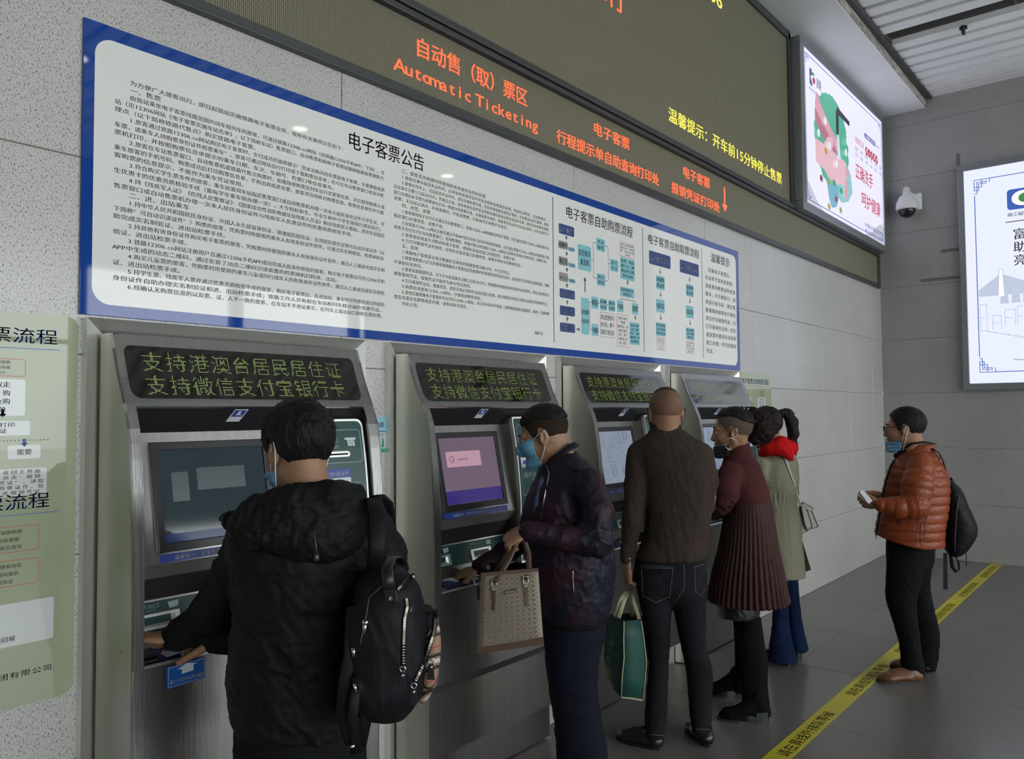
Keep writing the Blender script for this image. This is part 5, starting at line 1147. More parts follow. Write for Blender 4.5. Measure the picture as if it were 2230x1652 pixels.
def zipper(pts, r=.0042, objs=bb, nm='zip', off=.002):
    p = path(objs, pts, off, 8, g.D-.3); z_ = MB(); z_.tube(p, r*1.6, 6, flat=(g.u, .5)); z_.build('zip_tape', M_nyl, bp, True)
    z_ = MB(); L_ = 0
    for a, b in zip(p[:-1], p[1:]):
        d = b-a; n = max(1, int(np.linalg.norm(d)/.0035)); dn = d/(np.linalg.norm(d)+1e-9); w = np.cross(dn, g.v); w = w/(np.linalg.norm(w)+1e-9)
        for k in range(n): c = a+d*k/n-g.v*.004; z_.obox(c, w*r*.75, dn*.0009, g.v*.0022)
    return z_.build(nm, M_brass, bp, kind='stuff')
zipper([(884, 1302), (886, 1320), (880, 1345), (878, 1400), (878, 1448)]); zipper([(866, 1282), (885, 1262), (904, 1252)]); zipper([(948, 1330), (945, 1375), (930, 1425), (915, 1455), (903, 1482)], objs=[bb]+[o for o in bp.children if o.name.startswith(('side', 'tartan'))])
def puller(x, y, dd=-.30):
    q = MB(); q.tube([g.S(x+6*math.cos(a), y+6*math.sin(a), dd) for a in np.linspace(0, 6.283, 13)], .0018, 5, caps=False); q.build('ring', M_chrome, bp, True)
    q = MB(); q.prism([g.S(x-4, y+5, dd), g.S(x+5, y+5, dd), g.S(x+8, y+42, dd), g.S(x-8, y+42, dd)], g.v*.004); q.build('zip_puller', mat('puller_leather', (.012, .013, .018), .4), bp, bevel=.001)
    q = MB(); q.ball(g.S(x, y+14, dd-.003), .0042, 10); q.build('rivet', M_chrome, bp, True)
puller(877, 1456); puller(901, 1492, -.27); puller(939, 1438, -.22)
q = MB(); q.tube([g.S(850, 1290, -.31), g.S(846, 1262, -.32), g.S(842, 1235, -.30), g.S(852, 1214, -.26), g.S(868, 1212, -.22), g.S(876, 1228, -.20)], .014, 8, flat=(g.u, .22)); q.build('grab_handle', mat('leather_black', (.013, .013, .015), .35), bp, True)
q = MB(); q.prism([g.S(838, 1284, -.325), g.S(864, 1284, -.325), g.S(866, 1312, -.325), g.S(836, 1312, -.325)], g.v*.008); q.build('handle_patch', bpy.data.materials['leather_black'], bp, bevel=.003)
q = MB(); c = g.S(851, 1303, -.33)
for dx_, dz_ in ((0, 4), (4, 0), (0, -4), (-4, 0)): pass
q.add([g.S(846, 1303, -.329), g.S(851, 1297, -.329), g.S(856, 1302, -.329), g.S(851, 1309, -.329), g.S(851, 1303, -.334)], [(0, 1, 4), (1, 2, 4), (2, 3, 4), (3, 0, 4)]); q.add([g.S(893, 1324, -.25), g.S(900, 1320, -.25), g.S(898, 1330, -.25), g.S(892, 1332, -.25)], [(0, 1, 2, 3)]); q.build('metal_stud', M_chrome, bp)
q = MB(); q.tube([g.S(795, 1355, -.31), g.S(793, 1378, -.31)], .005, 8); q.tube([g.S(796, 1350, -.31), g.S(795, 1358, -.31)], .008, 8); q.build('zip_slider', M_chrome, bp, True)
q = MB(); q.tube(path(bb, [(830, 1278), (805, 1300), (797, 1345), (785, 1400)], .002, 6, g.D-.3), .0018, 5); q.build('seam', mat('seam', (.07, .07, .07), .6), bp, True)
q = MB(); q.tube([g.S(812, 1085, -.05), g.S(820, 1120, -.10), g.S(822, 1180, -.13), g.S(818, 1240, -.14)], .024, 8, flat=(g.u, .2)); q.tube([g.S(822, 1080, -.02), g.S(838, 1095, .06), g.S(845, 1150, .1)], .024, 8, flat=(g.u, .2)); q.build('shoulder_strap', M_nyl, bp, True)
q = MB(); q.tube([g.S(768, 1320, -.24), g.S(762, 1430, -.26), g.S(752, 1480, -.27), g.S(745, 1560, -.25), g.S(765, 1615, -.24), g.S(785, 1625, -.24), g.S(798, 1560, -.25), g.S(795, 1500, -.27), g.S(775, 1470, -.27)], .016, 8, flat=(g.u, .2)); q.tube([g.S(775, 1500, -.28), g.S(768, 1560, -.27), g.S(776, 1640, -.26)], .013, 8, flat=(g.u, .2)); q.build('loose_strap', M_nyl, bp, True)
q = MB(); q.tube([g.S(771, 1488, -.285), g.S(776, 1506, -.285)], .004, 6); q.tube([g.S(769, 1410, -.265), g.S(771, 1430, -.265)], .005, 6); q.ball(g.S(769, 1624, -.265), (.008, .004, .005)); q.build('buckle', M_chrome, bp, True)
# card on the reader tray
c = empty('identity_card', (1.215, -.20, .905), 'pale identity card lying on the reader tray of the nearest machine', 'card')
q = MB(); q.add([at(342, 1417, 2.36), at(375, 1409, 2.40), at(398, 1419, 2.36), at(363, 1429, 2.32)], [(0, 1, 2, 3)]); q.prism([at(342, 1417, 2.36), at(375, 1409, 2.40), at(398, 1419, 2.36), at(363, 1429, 2.32)], (0, 0, -.001)); q.build('card_face', mat('card_white', (.45, .50, .55), .4), c)
q = MB(); q.add([at(350, 1417, 2.355)+[0, 0, .001], at(357, 1414, 2.365)+[0, 0, .001], at(361, 1418, 2.355)+[0, 0, .001], at(353, 1420, 2.35)+[0, 0, .001]], [(0, 1, 2, 3)]); q.build('card_emblem', mat('card_red', (.5, .1, .1), .5), c)

# ---------------------------------------------------------------- man in dark purple jacket
g = Fig(3.2, 'man in a dark purple jacket and blue mask, laying a card on the second machine', (1268, 1766))
head(g, g.S(1184, 950, 0), 119, 17, .95, neck=g.S(1238, 1045, .0), neck_r=.062)
hand(g, g.S(1038, 1238, .15), -g.u*.9+g.v*.12-Z*.33, Z*.85-g.u*.35-g.v*.2, (28, 30, 18), thumb=(.8, .5, -.35), left=False, s=1.0, spread=.09, arm=.04)
hand(g, g.S(1148, 1158, -.24), -g.u*.8-Z*.35+g.v*.05, -g.u*.45+Z*.65-g.v*.45, (60, 75, 40), thumb=(.6, .75, -.2), left=True, s=.97, spread=.02, arm=.01, tcurl=.5)
core = [g.loft([(1215, 1290, 1040, 0, .12), (1180, 1300, 1120, 0, .14), (1190, 1310, 1340, 0, .14), (1200, 1290, 1440, 0, .12)]), g.limb([(1272, 1070, -.16, 22), (1292, 1180, -.24, 20), (1155, 1160, -.24, 14)]), g.limb([(1225, 1070, .15, 18), (1165, 1160, .2, 12), (1100, 1202, .18, 10), (1052, 1230, .15, 10)]),
        g.limb([(1250, 1440, -.08, 36), (1262, 1600, -.08, 28), (1278, 1740, -.08, 18)]), g.limb([(1240, 1440, .08, 36), (1252, 1600, .08, 28), (1265, 1735, .08, 18)])]
g.skin.append(sdf_mesh(core, .016, .02)); g.make_root()
hair_short(g, M_hair, .011, ([-.13, -.09, -.06, -.03, 0, .03, .05, .075, .085, .13], [.05, .05, .058, .068, .074, .070, .062, .070, .10, .115]), .002, 'hair', label=None)
hair_short(g, mat('hair_cropped', (.030, .021, .015), .9, spec=.1, bump=(300, .3)), .0045, None, .0006, 'hair_sides', label='closely cropped dark hair above the ear')
mask(g, M_mask, -.118, .004, .034, .004, 0, grow=.008, ear=(-.022, .084, .026)); face_details(g)
M_pj = iri('purple_jacket', (.024, .009, .017), (.008, .009, .019))
jk = g.part('jacket', [g.loft([(1200, 1258, 985, .0, .085), (1185, 1285, 1008, 0, .12), (1165, 1312, 1042, 0, .17), (1144, 1326, 1090, 0, .19), (1132, 1332, 1140, 0, .19), (1140, 1337, 1200, 0, .19), (1158, 1338, 1260, 0, .185), (1170, 1332, 1310, 0, .18), (1176, 1324, 1340, 0, .17)]),
    g.limb([(1278, 1052, -.15, 36), (1300, 1118, -.21, 36), (1298, 1178, -.235, 35), (1235, 1172, -.24, 29), (1168, 1160, -.24, 23), (1150, 1156, -.24, 22)]), g.limb([(1225, 1060, .15, 32), (1165, 1160, .20, 27), (1100, 1202, .18, 23), (1048, 1232, .15, 21)]), (*ell(g.S(1222, 985, 0), (.055, .055, .045)), 's', .01)], .006, .03, lambda P: creases(.007, 8, 21, (1, 1, .8))(P)+creases(.004, 22, 22)(P), M_pj)
q = MB(); q.tube([g.S(1192, 1010, -.02), g.S(1200, 1002, -.075), g.S(1226, 985, -.105), g.S(1248, 970, -.075), g.S(1256, 966, 0), g.S(1246, 972, .07), g.S(1220, 985, .09)], .013, 10, flat=(Z, .38)); q.build('collar', M_pj, jk, True)
g.part('shirt', [g.limb([(1192, 1022, -.03, 9), (1182, 1050, -.10, 10), (1172, 1090, -.125, 9), (1163, 1140, -.12, 7)], flat=(g.v, .6)), g.limb([(1186, 1015, .0, 12), (1180, 1040, -.04, 14)])], .005, .01, None, fabric('shirt_blue', (.10, .15, .26), .7, .1))
q = MB(); q.tube([g.S(1190, 1012, -.085), g.S(1196, 1030, -.118), g.S(1187, 1075, -.158), g.S(1178, 1130, -.165)], .0022, 5); q.tube(path(jk, [(1247, 1240), (1248, 1262), (1250, 1290)], .003, 4, 3.0), .002, 5); q.build('zip', M_chrome, jk, True)
g.part('hem_band', [g.loft([(1176, 1324, 1328, 0, .168), (1178, 1322, 1350, 0, .166)], grow=.003)], .007, .01, None, fabric('hem_black', (.012, .010, .012), .8, .1), parent=jk)
M_nv = fabric('navy_trousers', (.012, .014, .028), .8, .2)
tr = npmesh('trousers', [sdf_mesh([g.loft([(1182, 1320, 1338, 0, .155), (1184, 1314, 1390, 0, .15), (1190, 1304, 1415, 0, .12), (1205, 1290, 1440, 0, .05)]), g.loft([(1186, 1314, 1375, -.05, .10), (1192, 1307, 1420, -.07, .09), (1198, 1302, 1490, -.075, .08), (1208, 1312, 1570, -.08, .075), (1214, 1324, 1652, -.08, .07), (1228, 1318, 1735, -.08, .065), (1232, 1314, 1752, -.08, .065)]),
    g.loft([(1184, 1310, 1375, .05, .10), (1186, 1290, 1420, .07, .09), (1194, 1280, 1490, .075, .08), (1206, 1284, 1570, .08, .07), (1212, 1286, 1652, .08, .065), (1222, 1284, 1735, .08, .06)])], .0075, .025, lambda P: creases(.005, 9, 31)(P)+creases(.003, 20, 32)(P))]); link('trousers', tr, M_nv, g.root)
for px, dd in ((1296, -.08), (1290, .10)): shoe(g, g.S(px, 1760, dd), 127, mt=M_shoe, kind='trainer')
# patterned handbag on his left hand
M_can = mat('bag_canvas', (.235, .195, .145), .6, bump=(300, .1)); M_brn = mat('bag_brown', (.085, .045, .028), .45, bump=(120, .1))
hb = empty('handbag', g.S(1108, 1425, -.24), 'beige dotted handbag with brown leather handles held by the man in the purple jacket', 'handbag')
D0 = 2.90
def bagp(u, v, d=0.):                        # u,v in 0..1 across the front face
    tl, tr_, bl, br = np.array((1047, 1249.)), np.array((1172, 1238.)), np.array((1038, 1424.)), np.array((1184, 1403.))
    p = (tl*(1-u)+tr_*u)*(1-v)+(bl*(1-u)+br*u)*v; return at(p[0], p[1], D0+d)
q = MB(); n = 8; F_ = []; Bk = []
for i in range(n+1):
    for j in range(n+1):
        u, v = i/n, j/n; bul = -.012*math.sin(math.pi*u)*math.sin(math.pi*v); F_.append(bagp(u, v*.985, bul-.02*v)); Bk.append(bagp(u, v*.985, .07+.03*v-bul))
nn = (n+1)**2; fs = []
for i in range(n):
    for j in range(n): a = i*(n+1)+j; fs += [(a, a+1, a+n+2, a+n+1), (nn+a, nn+a+n+1, nn+a+n+2, nn+a+1)]
for i in range(n): a = i*(n+1); fs += [(a, a+n+1, nn+a+n+1, nn+a), (a+n, nn+a+n, nn+a+2*n+1, a+2*n+1)]
for j in range(n): fs += [(j, nn+j, nn+j+1, j+1), (n*(n+1)+j, n*(n+1)+j+1, nn+n*(n+1)+j+1, nn+n*(n+1)+j)]
q.add(F_+Bk, fs); q.build('bag_body', M_can, hb, True, bevel=0)
def bf(u, v, o=.0): bul = -.012*math.sin(math.pi*u)*math.sin(math.pi*v); return bagp(u, v, bul-.02*v-.002-o)
q = MB(); q2 = MB(); ex = (bf(.51, .5)-bf(.5, .5))/.01; ez = (bf(.5, .51)-bf(.5, .5))/.01
for i in range(11):
    for j in range(15):
        u, v = .06+.088*i, .07+.060*j
        c = bf(u, v, .0005); q.add([c+ex*.007*math.cos(a)+ez*.0055*math.sin(a) for a in np.linspace(0, 6.28, 7)[:-1]], [tuple(range(6))])
        if v < .90 and u < .92: c = bf(u+.044, v+.030, .0002); q2.add([c-ex*.030, c-ez*.021, c+ex*.030, c+ez*.021], [(0, 1, 2, 3)])
q.build('printed_dots', mat('bag_dot', (.02, .014, .012), .5), hb, kind='stuff'); q2.build('printed_diamonds', mat('bag_diamond', (.165, .135, .10), .6), hb, kind='stuff')
q = MB(); q.prism([bf(0, .90, .001), bf(.06, .925, .001), bf(1, .90, .001), bf(1, 1.0, .001), bf(.02, 1.0, .001), bf(-.01, .97, .001)], g.v*.012); q.build('leather_base', M_brn, hb, bevel=.001)
q = MB(); q.prism([bf(0, -.01, .001), bf(1, -.01, .001), bf(1, .035, .001), bf(.10, .035, .001), bf(.06, .10, .001), bf(0, .11, .001)], g.v*.006); q.build('leather_trim', M_brn, hb)
for (u, sx) in ((.235, 0), (.775, 1)):
    q = MB(); q.prism([bf(u-.035, .22, .003), bf(u+.035, .22, .003), bf(u+.030, .475, .003), bf(u-.025, .475, .003)], g.v*.004); q.build('strap_tab', M_brn, hb, bevel=.001)
    q = MB(); p = [bf(u-.042, .085, .006), bf(u+.042, .085, .006), bf(u+.042, .17, .006), bf(u-.042, .17, .006)]; q.tube(p+[p[0]], .0022, 6, caps=False); q.build('buckle', M_chrome, hb, True)
    q = MB(); q.obox(bf(u, .205, .006), ex*.036, ez*.018, g.v*.002); q.build('clasp', M_chrome, hb)
    top = g.S(1128, 1172, -.25) if sx == 0 else g.S(1136, 1176, -.25)
    q = MB()
    if sx == 0: q.tube([bf(u, .12, .008), at(1092, 1246, 2.91), at(1110, 1215, 2.93), at(1122, 1188, 2.95), at(1130, 1166, 2.955), at(1138, 1172, 2.96)], .0105, 8, flat=(g.u, .45))
    else: q.tube([bf(u, .12, .008), at(1152, 1240, 2.92), at(1151, 1205, 2.95), at(1143, 1178, 2.96), at(1135, 1166, 2.96)], .0105, 8, flat=(g.u, .45))
    q.build('handle', M_brn, hb, True)
q = MB(); q.tube([at(1078, 1250, 3.0), at(1100, 1215, 2.99), at(1124, 1185, 2.97), at(1132, 1168, 2.965)], .0105, 8, flat=(g.u, .45)); q.build('handle', M_brn, hb, True)
q = MB(); q.prism([bf(.41, .245, .003), bf(.61, .225, .003), bf(.61, .275, .003), bf(.41, .295, .003)], g.v*.003); q.build('name_plate', M_brn, hb)
q = MB(); q.obox(bf(.51, .262, .005), ex*.08+ez*-.0, ez*.009, g.v*.001); q.build('plate_mark', M_chrome, hb)
q = MB(); q.tube([at(1040+8*math.cos(a), 1263+10*math.sin(a), 2.94) for a in np.linspace(1.2, 5.4, 9)], .0025, 6); q.build('side_ring', M_chrome, hb, True)
q = MB(); q.prism([at(1036, 1275, 2.94), at(1044, 1275, 2.94), at(1046, 1306, 2.94), at(1040, 1308, 2.94)], g.v*.006); q.build('side_tab', M_brn, hb)
c = empty('identity_card', tuple(g.S(985, 1266, .24)), 'white card under the fingers of the man at the second machine', 'card')
q = MB(); q.prism([g.S(962, 1263, .10), g.S(978, 1273, .08), g.S(1000, 1265, .12), g.S(984, 1257, .14)], (0, 0, .001)); q.build('card_face', bpy.data.materials['card_white'], c)

# ---------------------------------------------------------------- man in brown sweater
g = Fig(3.86, 'man with a shaved head seen from behind in a dark brown sweater and black jeans', (1450, 1605))
head(g, g.S(1449, 902, 0), 42, 6, 1.0, neck=g.S(1450, 965, -.01), neck_r=.055)
hand(g, g.S(1366, 1226, -.0), -Z*1.0+g.v*.10, -g.u*.85-g.v*.45, (45, 75, 50), thumb=(.75, .35, -.55), left=True, s=1.04, spread=.02, arm=.03, tcurl=.4)
hand(g, g.S(1508, 1130, .32), g.v*.9+Z*.2, Z, (20, 20, 15), left=False, arm=.03)
core = [g.loft([(1405, 1500, 985, 0, .09), (1415, 1535, 1060, 0, .10), (1410, 1525, 1200, 0, .10), (1400, 1520, 1270, 0, .09)]), g.limb([(1392, 995, 0, 16), (1384, 1100, -.02, 15), (1366, 1222, 0, 11)]), g.limb([(1530, 995, 0, 16), (1545, 1085, .1, 14), (1510, 1130, .30, 10)]),
        g.limb([(1430, 1290, 0, 26), (1434, 1430, 0, 19), (1428, 1585, 0, 12)]), g.limb([(1500, 1290, 0, 26), (1520, 1430, 0, 19), (1527, 1575, 0, 12)])]
g.skin.append(sdf_mesh(core, .016, .02)); g.make_root()
M_buzz = mat('hair_buzz', (.165, .088, .048), .7, noise=(12, .2), bump=(500, .2)); M_buzz2 = mat('hair_buzz_top', (.03, .023, .018), .8, bump=(400, .3))
hair_short(g, M_buzz, .0022, ([-.13, -.09, -.05, -.03, -.012, .004, .02, .034, .05, .07, .12], [-.06, -.06, -.045, -.005, .035, .036, .0, .01, .05, .08, .10]), .0003, 'hair', label='shaved dark stubble')
hair_short(g, M_buzz2, .0042, ([-.13, -.06, -.05, .0, .06, .08, .13], [.107, .107, .105, .100, .100, .105, .115]), .0008, 'hair_top')
M_mblk = mat('mask_black', (.015, .015, .016), .6); mask(g, M_mblk, -.118, -.02, .034, .004, 0, loopm=M_mblk, ear=(-.024, .092, .026)); face_details(g)
M_sw = mat('brown_sweater', (.048, .035, .028), .95, spec=.1, noise=(9, .1), bump=(420, .35, (1, 1, .45)))
sw = link('sweater', npmesh('sweater', [sdf_mesh([g.loft([(1420, 1480, 920, 0, .070), (1416, 1486, 934, 0, .078), (1404, 1504, 948, 0, .10), (1380, 1534, 966, 0, .12), (1378, 1552, 1000, 0, .13), (1396, 1556, 1050, .0, .135), (1406, 1550, 1110, 0, .135), (1403, 1543, 1160, 0, .13), (1390, 1538, 1200, 0, .13), (1384, 1532, 1216, 0, .122)]),
    g.limb([(1390, 988, 0, 25), (1383, 1058, -.01, 24), (1378, 1130, -.03, 22), (1367, 1200, .0, 16), (1365, 1216, .0, 15)]), g.limb([(1530, 990, 0, 24), (1542, 1045, .06, 22), (1536, 1100, .18, 20), (1512, 1128, .28, 17)]), (*ell(g.S(1450, 908, 0), (.055, .060, .028)), 's', .006)], .006, .02, lambda P: creases(.0055, 8, 41, (1, 1, .5))(P)+creases(.0022, 22, 42)(P))]), M_sw, g.root)
M_jn = mat('black_jeans', (.013, .013, .016), .9, spec=.12, noise=(5, .3), bump=(380, .25))
js = link('jeans', npmesh('jeans', [sdf_mesh([g.loft([(1384, 1533, 1208, 0, .115), (1382, 1535, 1250, 0, .12), (1392, 1537, 1290, 0, .11), (1402, 1528, 1312, 0, .06), (1420, 1510, 1322, 0, .02)]),
    g.loft([(1384, 1466, 1250, 0, .105), (1390, 1464, 1296, 0, .10), (1402, 1460, 1350, 0, .085), (1410, 1458, 1410, 0, .075), (1413, 1456, 1450, .01, .068), (1407, 1453, 1520, 0, .066), (1404, 1450, 1570, -.03, .062), (1404, 1448, 1603, -.05, .060)]),
    g.loft([(1456, 1536, 1250, 0, .105), (1463, 1537, 1296, 0, .10), (1472, 1537, 1350, 0, .085), (1484, 1539, 1410, 0, .075), (1493, 1550, 1452, .01, .068), (1500, 1550, 1520, 0, .066), (1504, 1548, 1565, -.02, .062), (1507, 1546, 1592, -.03, .060)])], .006, .018, lambda P: creases(.005, 9, 51, (1, 1, 1.4))(P)+creases(.0028, 26, 52, (1, 1, 1.4))(P))]), M_jn, g.root)
M_st = mat('stitching', (.16, .16, .16), .8)
def stitch(pts, r=.0012, obj=js, mt=M_st, nm='stitching'):
    p = path(obj, pts, .0015, 5); q = MB(); q.tube(p, r, 4); return q.build(nm, mt, obj, True)
stitch([(1397, 1233), (1400, 1296), (1428, 1311), (1458, 1299), (1466, 1234), (1397, 1231)]); stitch([(1512, 1233), (1514, 1286), (1527, 1298), (1535, 1280)]); stitch([(1512, 1235), (1532, 1228)]); stitch([(1489, 1216), (1490, 1280), (1470, 1310)]); stitch([(1405, 1598), (1448, 1601)]); stitch([(1508, 1586), (1545, 1588)]); stitch([(1400, 1236), (1465, 1237)])
def ground_shoe(fig, heel_px, toe_px, **k):
    a = onp(2, 0, *heel_px); b = onp(2, 0, *toe_px); az = math.degrees(math.atan2(b[1]-a[1], b[0]-a[0])); return shoe(fig, a, az, L=k.pop('L', min(.30, max(.24, np.linalg.norm(b-a)))), **k)
ground_shoe(g, (1443, 1632), (1343, 1606), mt=M_shoe, kind='loafer'); ground_shoe(g, (1545, 1628), (1500, 1585), mt=M_shoe, kind='loafer')
# dark green shopping bag in his left hand
tb_ = empty('shopping_bag', tuple(onp(2, .35, 1360, 1520)), 'dark green shopping bag with cream piping, held by the man in brown sweater', 'shopping bag')
M_tg = mat('tote_green', (.008, .062, .050), .6, noise=(10, .12), bump=(14, .35)); M_cream = mat('cream_webbing', (.42, .40, .24), .7)
dB = 3.79; rings = []
for A, B_, C_, E_ in (((1323, 1338), (1359, 1352), (1396, 1350), (1404, 1342)), ((1317, 1385), (1358, 1392), (1402, 1390), (1408, 1382)), ((1315, 1430), (1359, 1432), (1408, 1440), (1412, 1428)), ((1320, 1462), (1355, 1470), (1405, 1480), (1411, 1462)), ((1336, 1500), (1353, 1518), (1400, 1524), (1404, 1500))):
    a = at(*A, dB+.16); b = at(*B_, dB-.06); c = at(*C_, dB); e = at(E_[0], E_[1], dB+.16); rings.append([a, (a+b)/2-g.u*.004, b, (b+c)/2+g.v*.004, c, e, (a+e)/2+g.v*.05])
q = MB(); n = 7; q.add([p for r in rings for p in r], [(i*n+k, (i+1)*n+k, (i+1)*n+(k+1) % n, i*n+(k+1) % n) for i in range(4) for k in range(n)]+[tuple(range(4*n, 5*n))])
o = q.build('bag_body', M_tg, tb_, True); sd_ = o.modifiers.new('s', 'SOLIDIFY'); sd_.thickness = .003
for k in (2, 4): q = MB(); q.tube([r[k]-g.v*.002 for r in rings], .0032, 6); q.build('piping', M_cream, tb_, True)
q = MB(); q.tube([rings[-1][2], rings[-1][3], rings[-1][4]], .004, 6); q.build('piping', M_cream, tb_, True)
hnd = g.S(1368, 1282, .03)
for pts in ([at(1340, 1342, dB+.02), at(1352, 1305, dB+.03), hnd], [at(1347, 1345, dB+.0), at(1358, 1310, dB+.02), hnd+g.u*.005], [at(1392, 1348, dB+.03), at(1380, 1310, dB+.04), hnd+g.u*.012], [at(1378, 1350, dB+.14), at(1374, 1310, dB+.1), hnd+g.u*.008]):
    q = MB(); q.tube(pts, .010, 8, flat=(g.u, .22)); q.build('handle', M_cream, tb_, True)
q = MB()
for k, ch in enumerate('西南风情'): text(q, ch, at(1333-4.3*k, 1385+17*k, dB+.055), (g.u*.8-g.v*.55), Z, .022)
q.build('bag_lettering', mat('bag_print', (.25, .33, .28), .7), tb_); q = MB(); q.prism([at(1318, 1447, dB+.065), at(1328, 1452, dB+.045), at(1330, 1482, dB+.04), at(1324, 1478, dB+.06)], g.v*.002); q.build('bag_label', mat('bag_patch', (.12, .16, .09), .7), tb_)

# ---------------------------------------------------------------- woman in maroon cape
g = Fig(4.28, 'woman in profile in a maroon pleated cape and black boots, wearing a hoop earring', (1620, 1560))
head(g, g.S(1595, 941, -.02), 113, 4, .97, neck=g.S(1612, 1000, -.01), neck_r=.042)
hand(g, g.S(1548, 1120, .07), -g.u*.8+g.v*.6, Z, (20, 20, 15), left=True, arm=.03, s=.92); hand(g, g.S(1560, 1114, .24), -g.u*.8+g.v*.6, Z, (20, 20, 15), left=False, arm=.03, s=.92)
core = [g.loft([(1590, 1640, 1015, 0, .10), (1590, 1655, 1080, 0, .11), (1590, 1660, 1200, 0, .11), (1590, 1655, 1320, 0, .11)]), g.limb([(1596, 1035, -.13, 14), (1580, 1078, -.13, 12), (1556, 1115, .02, 8)]), g.limb([(1612, 1035, .13, 14), (1598, 1090, .16, 11), (1570, 1108, .2, 8)]), g.limb([(1632, 1320, -.07, 16), (1640, 1450, -.11, 10), (1648, 1530, -.15, 8)]), g.limb([(1618, 1320, .10, 14), (1619, 1420, .14, 9), (1613, 1490, .17, 7)])]
g.skin.append(sdf_mesh(core, .016, .02)); g.make_root()
hair_short(g, mat('hair_undercut', (.085, .060, .042), .8, bump=(400, .25)), .0028, ([-.13, -.09, -.05, -.03, -.012, .004, .02, .034, .05, .07, .12], [-.05, -.05, -.04, -.01, .032, .034, .0, .005, .045, .08, .10]), .0003, 'shaved_sides')
hair_short(g, M_hair, .014, ([-.14, -.10, -.07, -.03, 0, .05, .075, .13], [.035, .045, .060, .085, .092, .095, .100, .115]), .003, 'hair')
M_curl = mat('hair_curly', (.014, .006, .005), .7, spec=.2, bump=(70, .9))
fpart(g, 'curly_ponytail', [g.limb([(1618, 898, -.01, 12), (1638, 900, -.01, 14), (1655, 915, -.01, 22), (1658, 937, -.02, 24), (1645, 950, -.02, 18)]), g.limb([(1665, 912, .02, 15), (1678, 930, .02, 16), (1664, 952, .0, 14)])], .0045, .015, lambda P: .007*cnoise(P, 70, 3)+.004*cnoise(P, 160, 4), g.root, mt=M_curl)
q = MB(); q.ball(g.S(1620, 889, -.04), .006, 10); q.ball(g.S(1629, 890, -.05), .005, 10); q.ball(g.S(1630, 903, -.07), .006, 10); q.build('hair_bead', mat('bead', (.5, .5, .55), .2), g.root, True)
mask(g, M_mblk, -.142, -.068, .020, .006, -.016, loopm=M_mblk, ear=(-.02, .086, .026), nose=False); face_details(g)
q = MB(); q.tube([g.S(1591+12.5*math.cos(a), 966+12.5*math.sin(a), -.095+.012*math.sin(a)) for a in np.linspace(0, 6.283, 25)], .0022, 6, caps=False); q.build('hoop_earring', mat('earring_gold', (.75, .62, .45), .2, 1.), g.root, True)
M_mar = mat('maroon_wool', (.072, .022, .023), .9, spec=.12, noise=(8, .1), bump=(300, .2)); M_mar2 = mat('maroon_pleats', (.046, .018, .015), .7, spec=.25, bump=(300, .12))
cp = link('cape', npmesh('cape', [sdf_mesh([g.loft([(1583, 1632, 964, 0, .068), (1580, 1634, 980, 0, .072), (1577, 1641, 996, 0, .082), (1573, 1650, 1008, 0, .11), (1568, 1660, 1030, 0, .155), (1572, 1670, 1060, 0, .17), (1580, 1678, 1090, 0, .175)]),
    g.limb([(1592, 1030, -.13, 26), (1582, 1062, -.17, 25), (1574, 1080, -.15, 24)]), (*ell(g.S(1606, 956, 0), (.045, .045, .022)), 's', .005)], .0055, .025, creases(.004, 10, 61))]), M_mar, g.root)
link('pleated_sleeve', npmesh('pleated_sleeve', [sdf_mesh([g.limb([(1586, 1074, -.15, 26), (1570, 1098, -.08, 24), (1560, 1112, 0, 19), (1552, 1120, .05, 14)]), g.limb([(1600, 1085, .15, 26), (1576, 1106, .18, 18), (1564, 1112, .22, 12)])], .005, .015, lambda P: .004*np.abs(np.sin((P@(g.u*.75+Z*.7))*95)))]), M_mar2, g.root)
link('pleated_skirt', npmesh('pleated_skirt', [sdf_mesh([g.loft([(1582, 1677, 1086, 0, .172), (1577, 1684, 1130, 0, .185), (1566, 1694, 1200, 0, .21), (1554, 1704, 1250, 0, .23), (1547, 1711, 1292, 0, .245), (1545, 1714, 1305, 0, .25)], pleat=(44, g.S(1600, 1326)[2], g.S(1600, 1084)[2], .011), cap=.003),
    (*g.loft([(1595, 1665, 1160, 0, .15), (1560, 1700, 1270, 0, .215), (1555, 1705, 1325, 0, .23)], cap=.002), 's', .004)], .0055, .004)]), M_mar2, g.root)
link('shorts', npmesh('shorts', [sdf_mesh([g.loft([(1568, 1654, 1250, 0, .14), (1562, 1655, 1310, 0, .15), (1563, 1652, 1338, 0, .15)])], .006, .01, creases(.005, 14, 63))]), mat('black_leather', (.014, .017, .019), .3, bump=(40, .15)), g.root)
M_suede = fabric('black_suede', (.008, .008, .009), .9, .3)
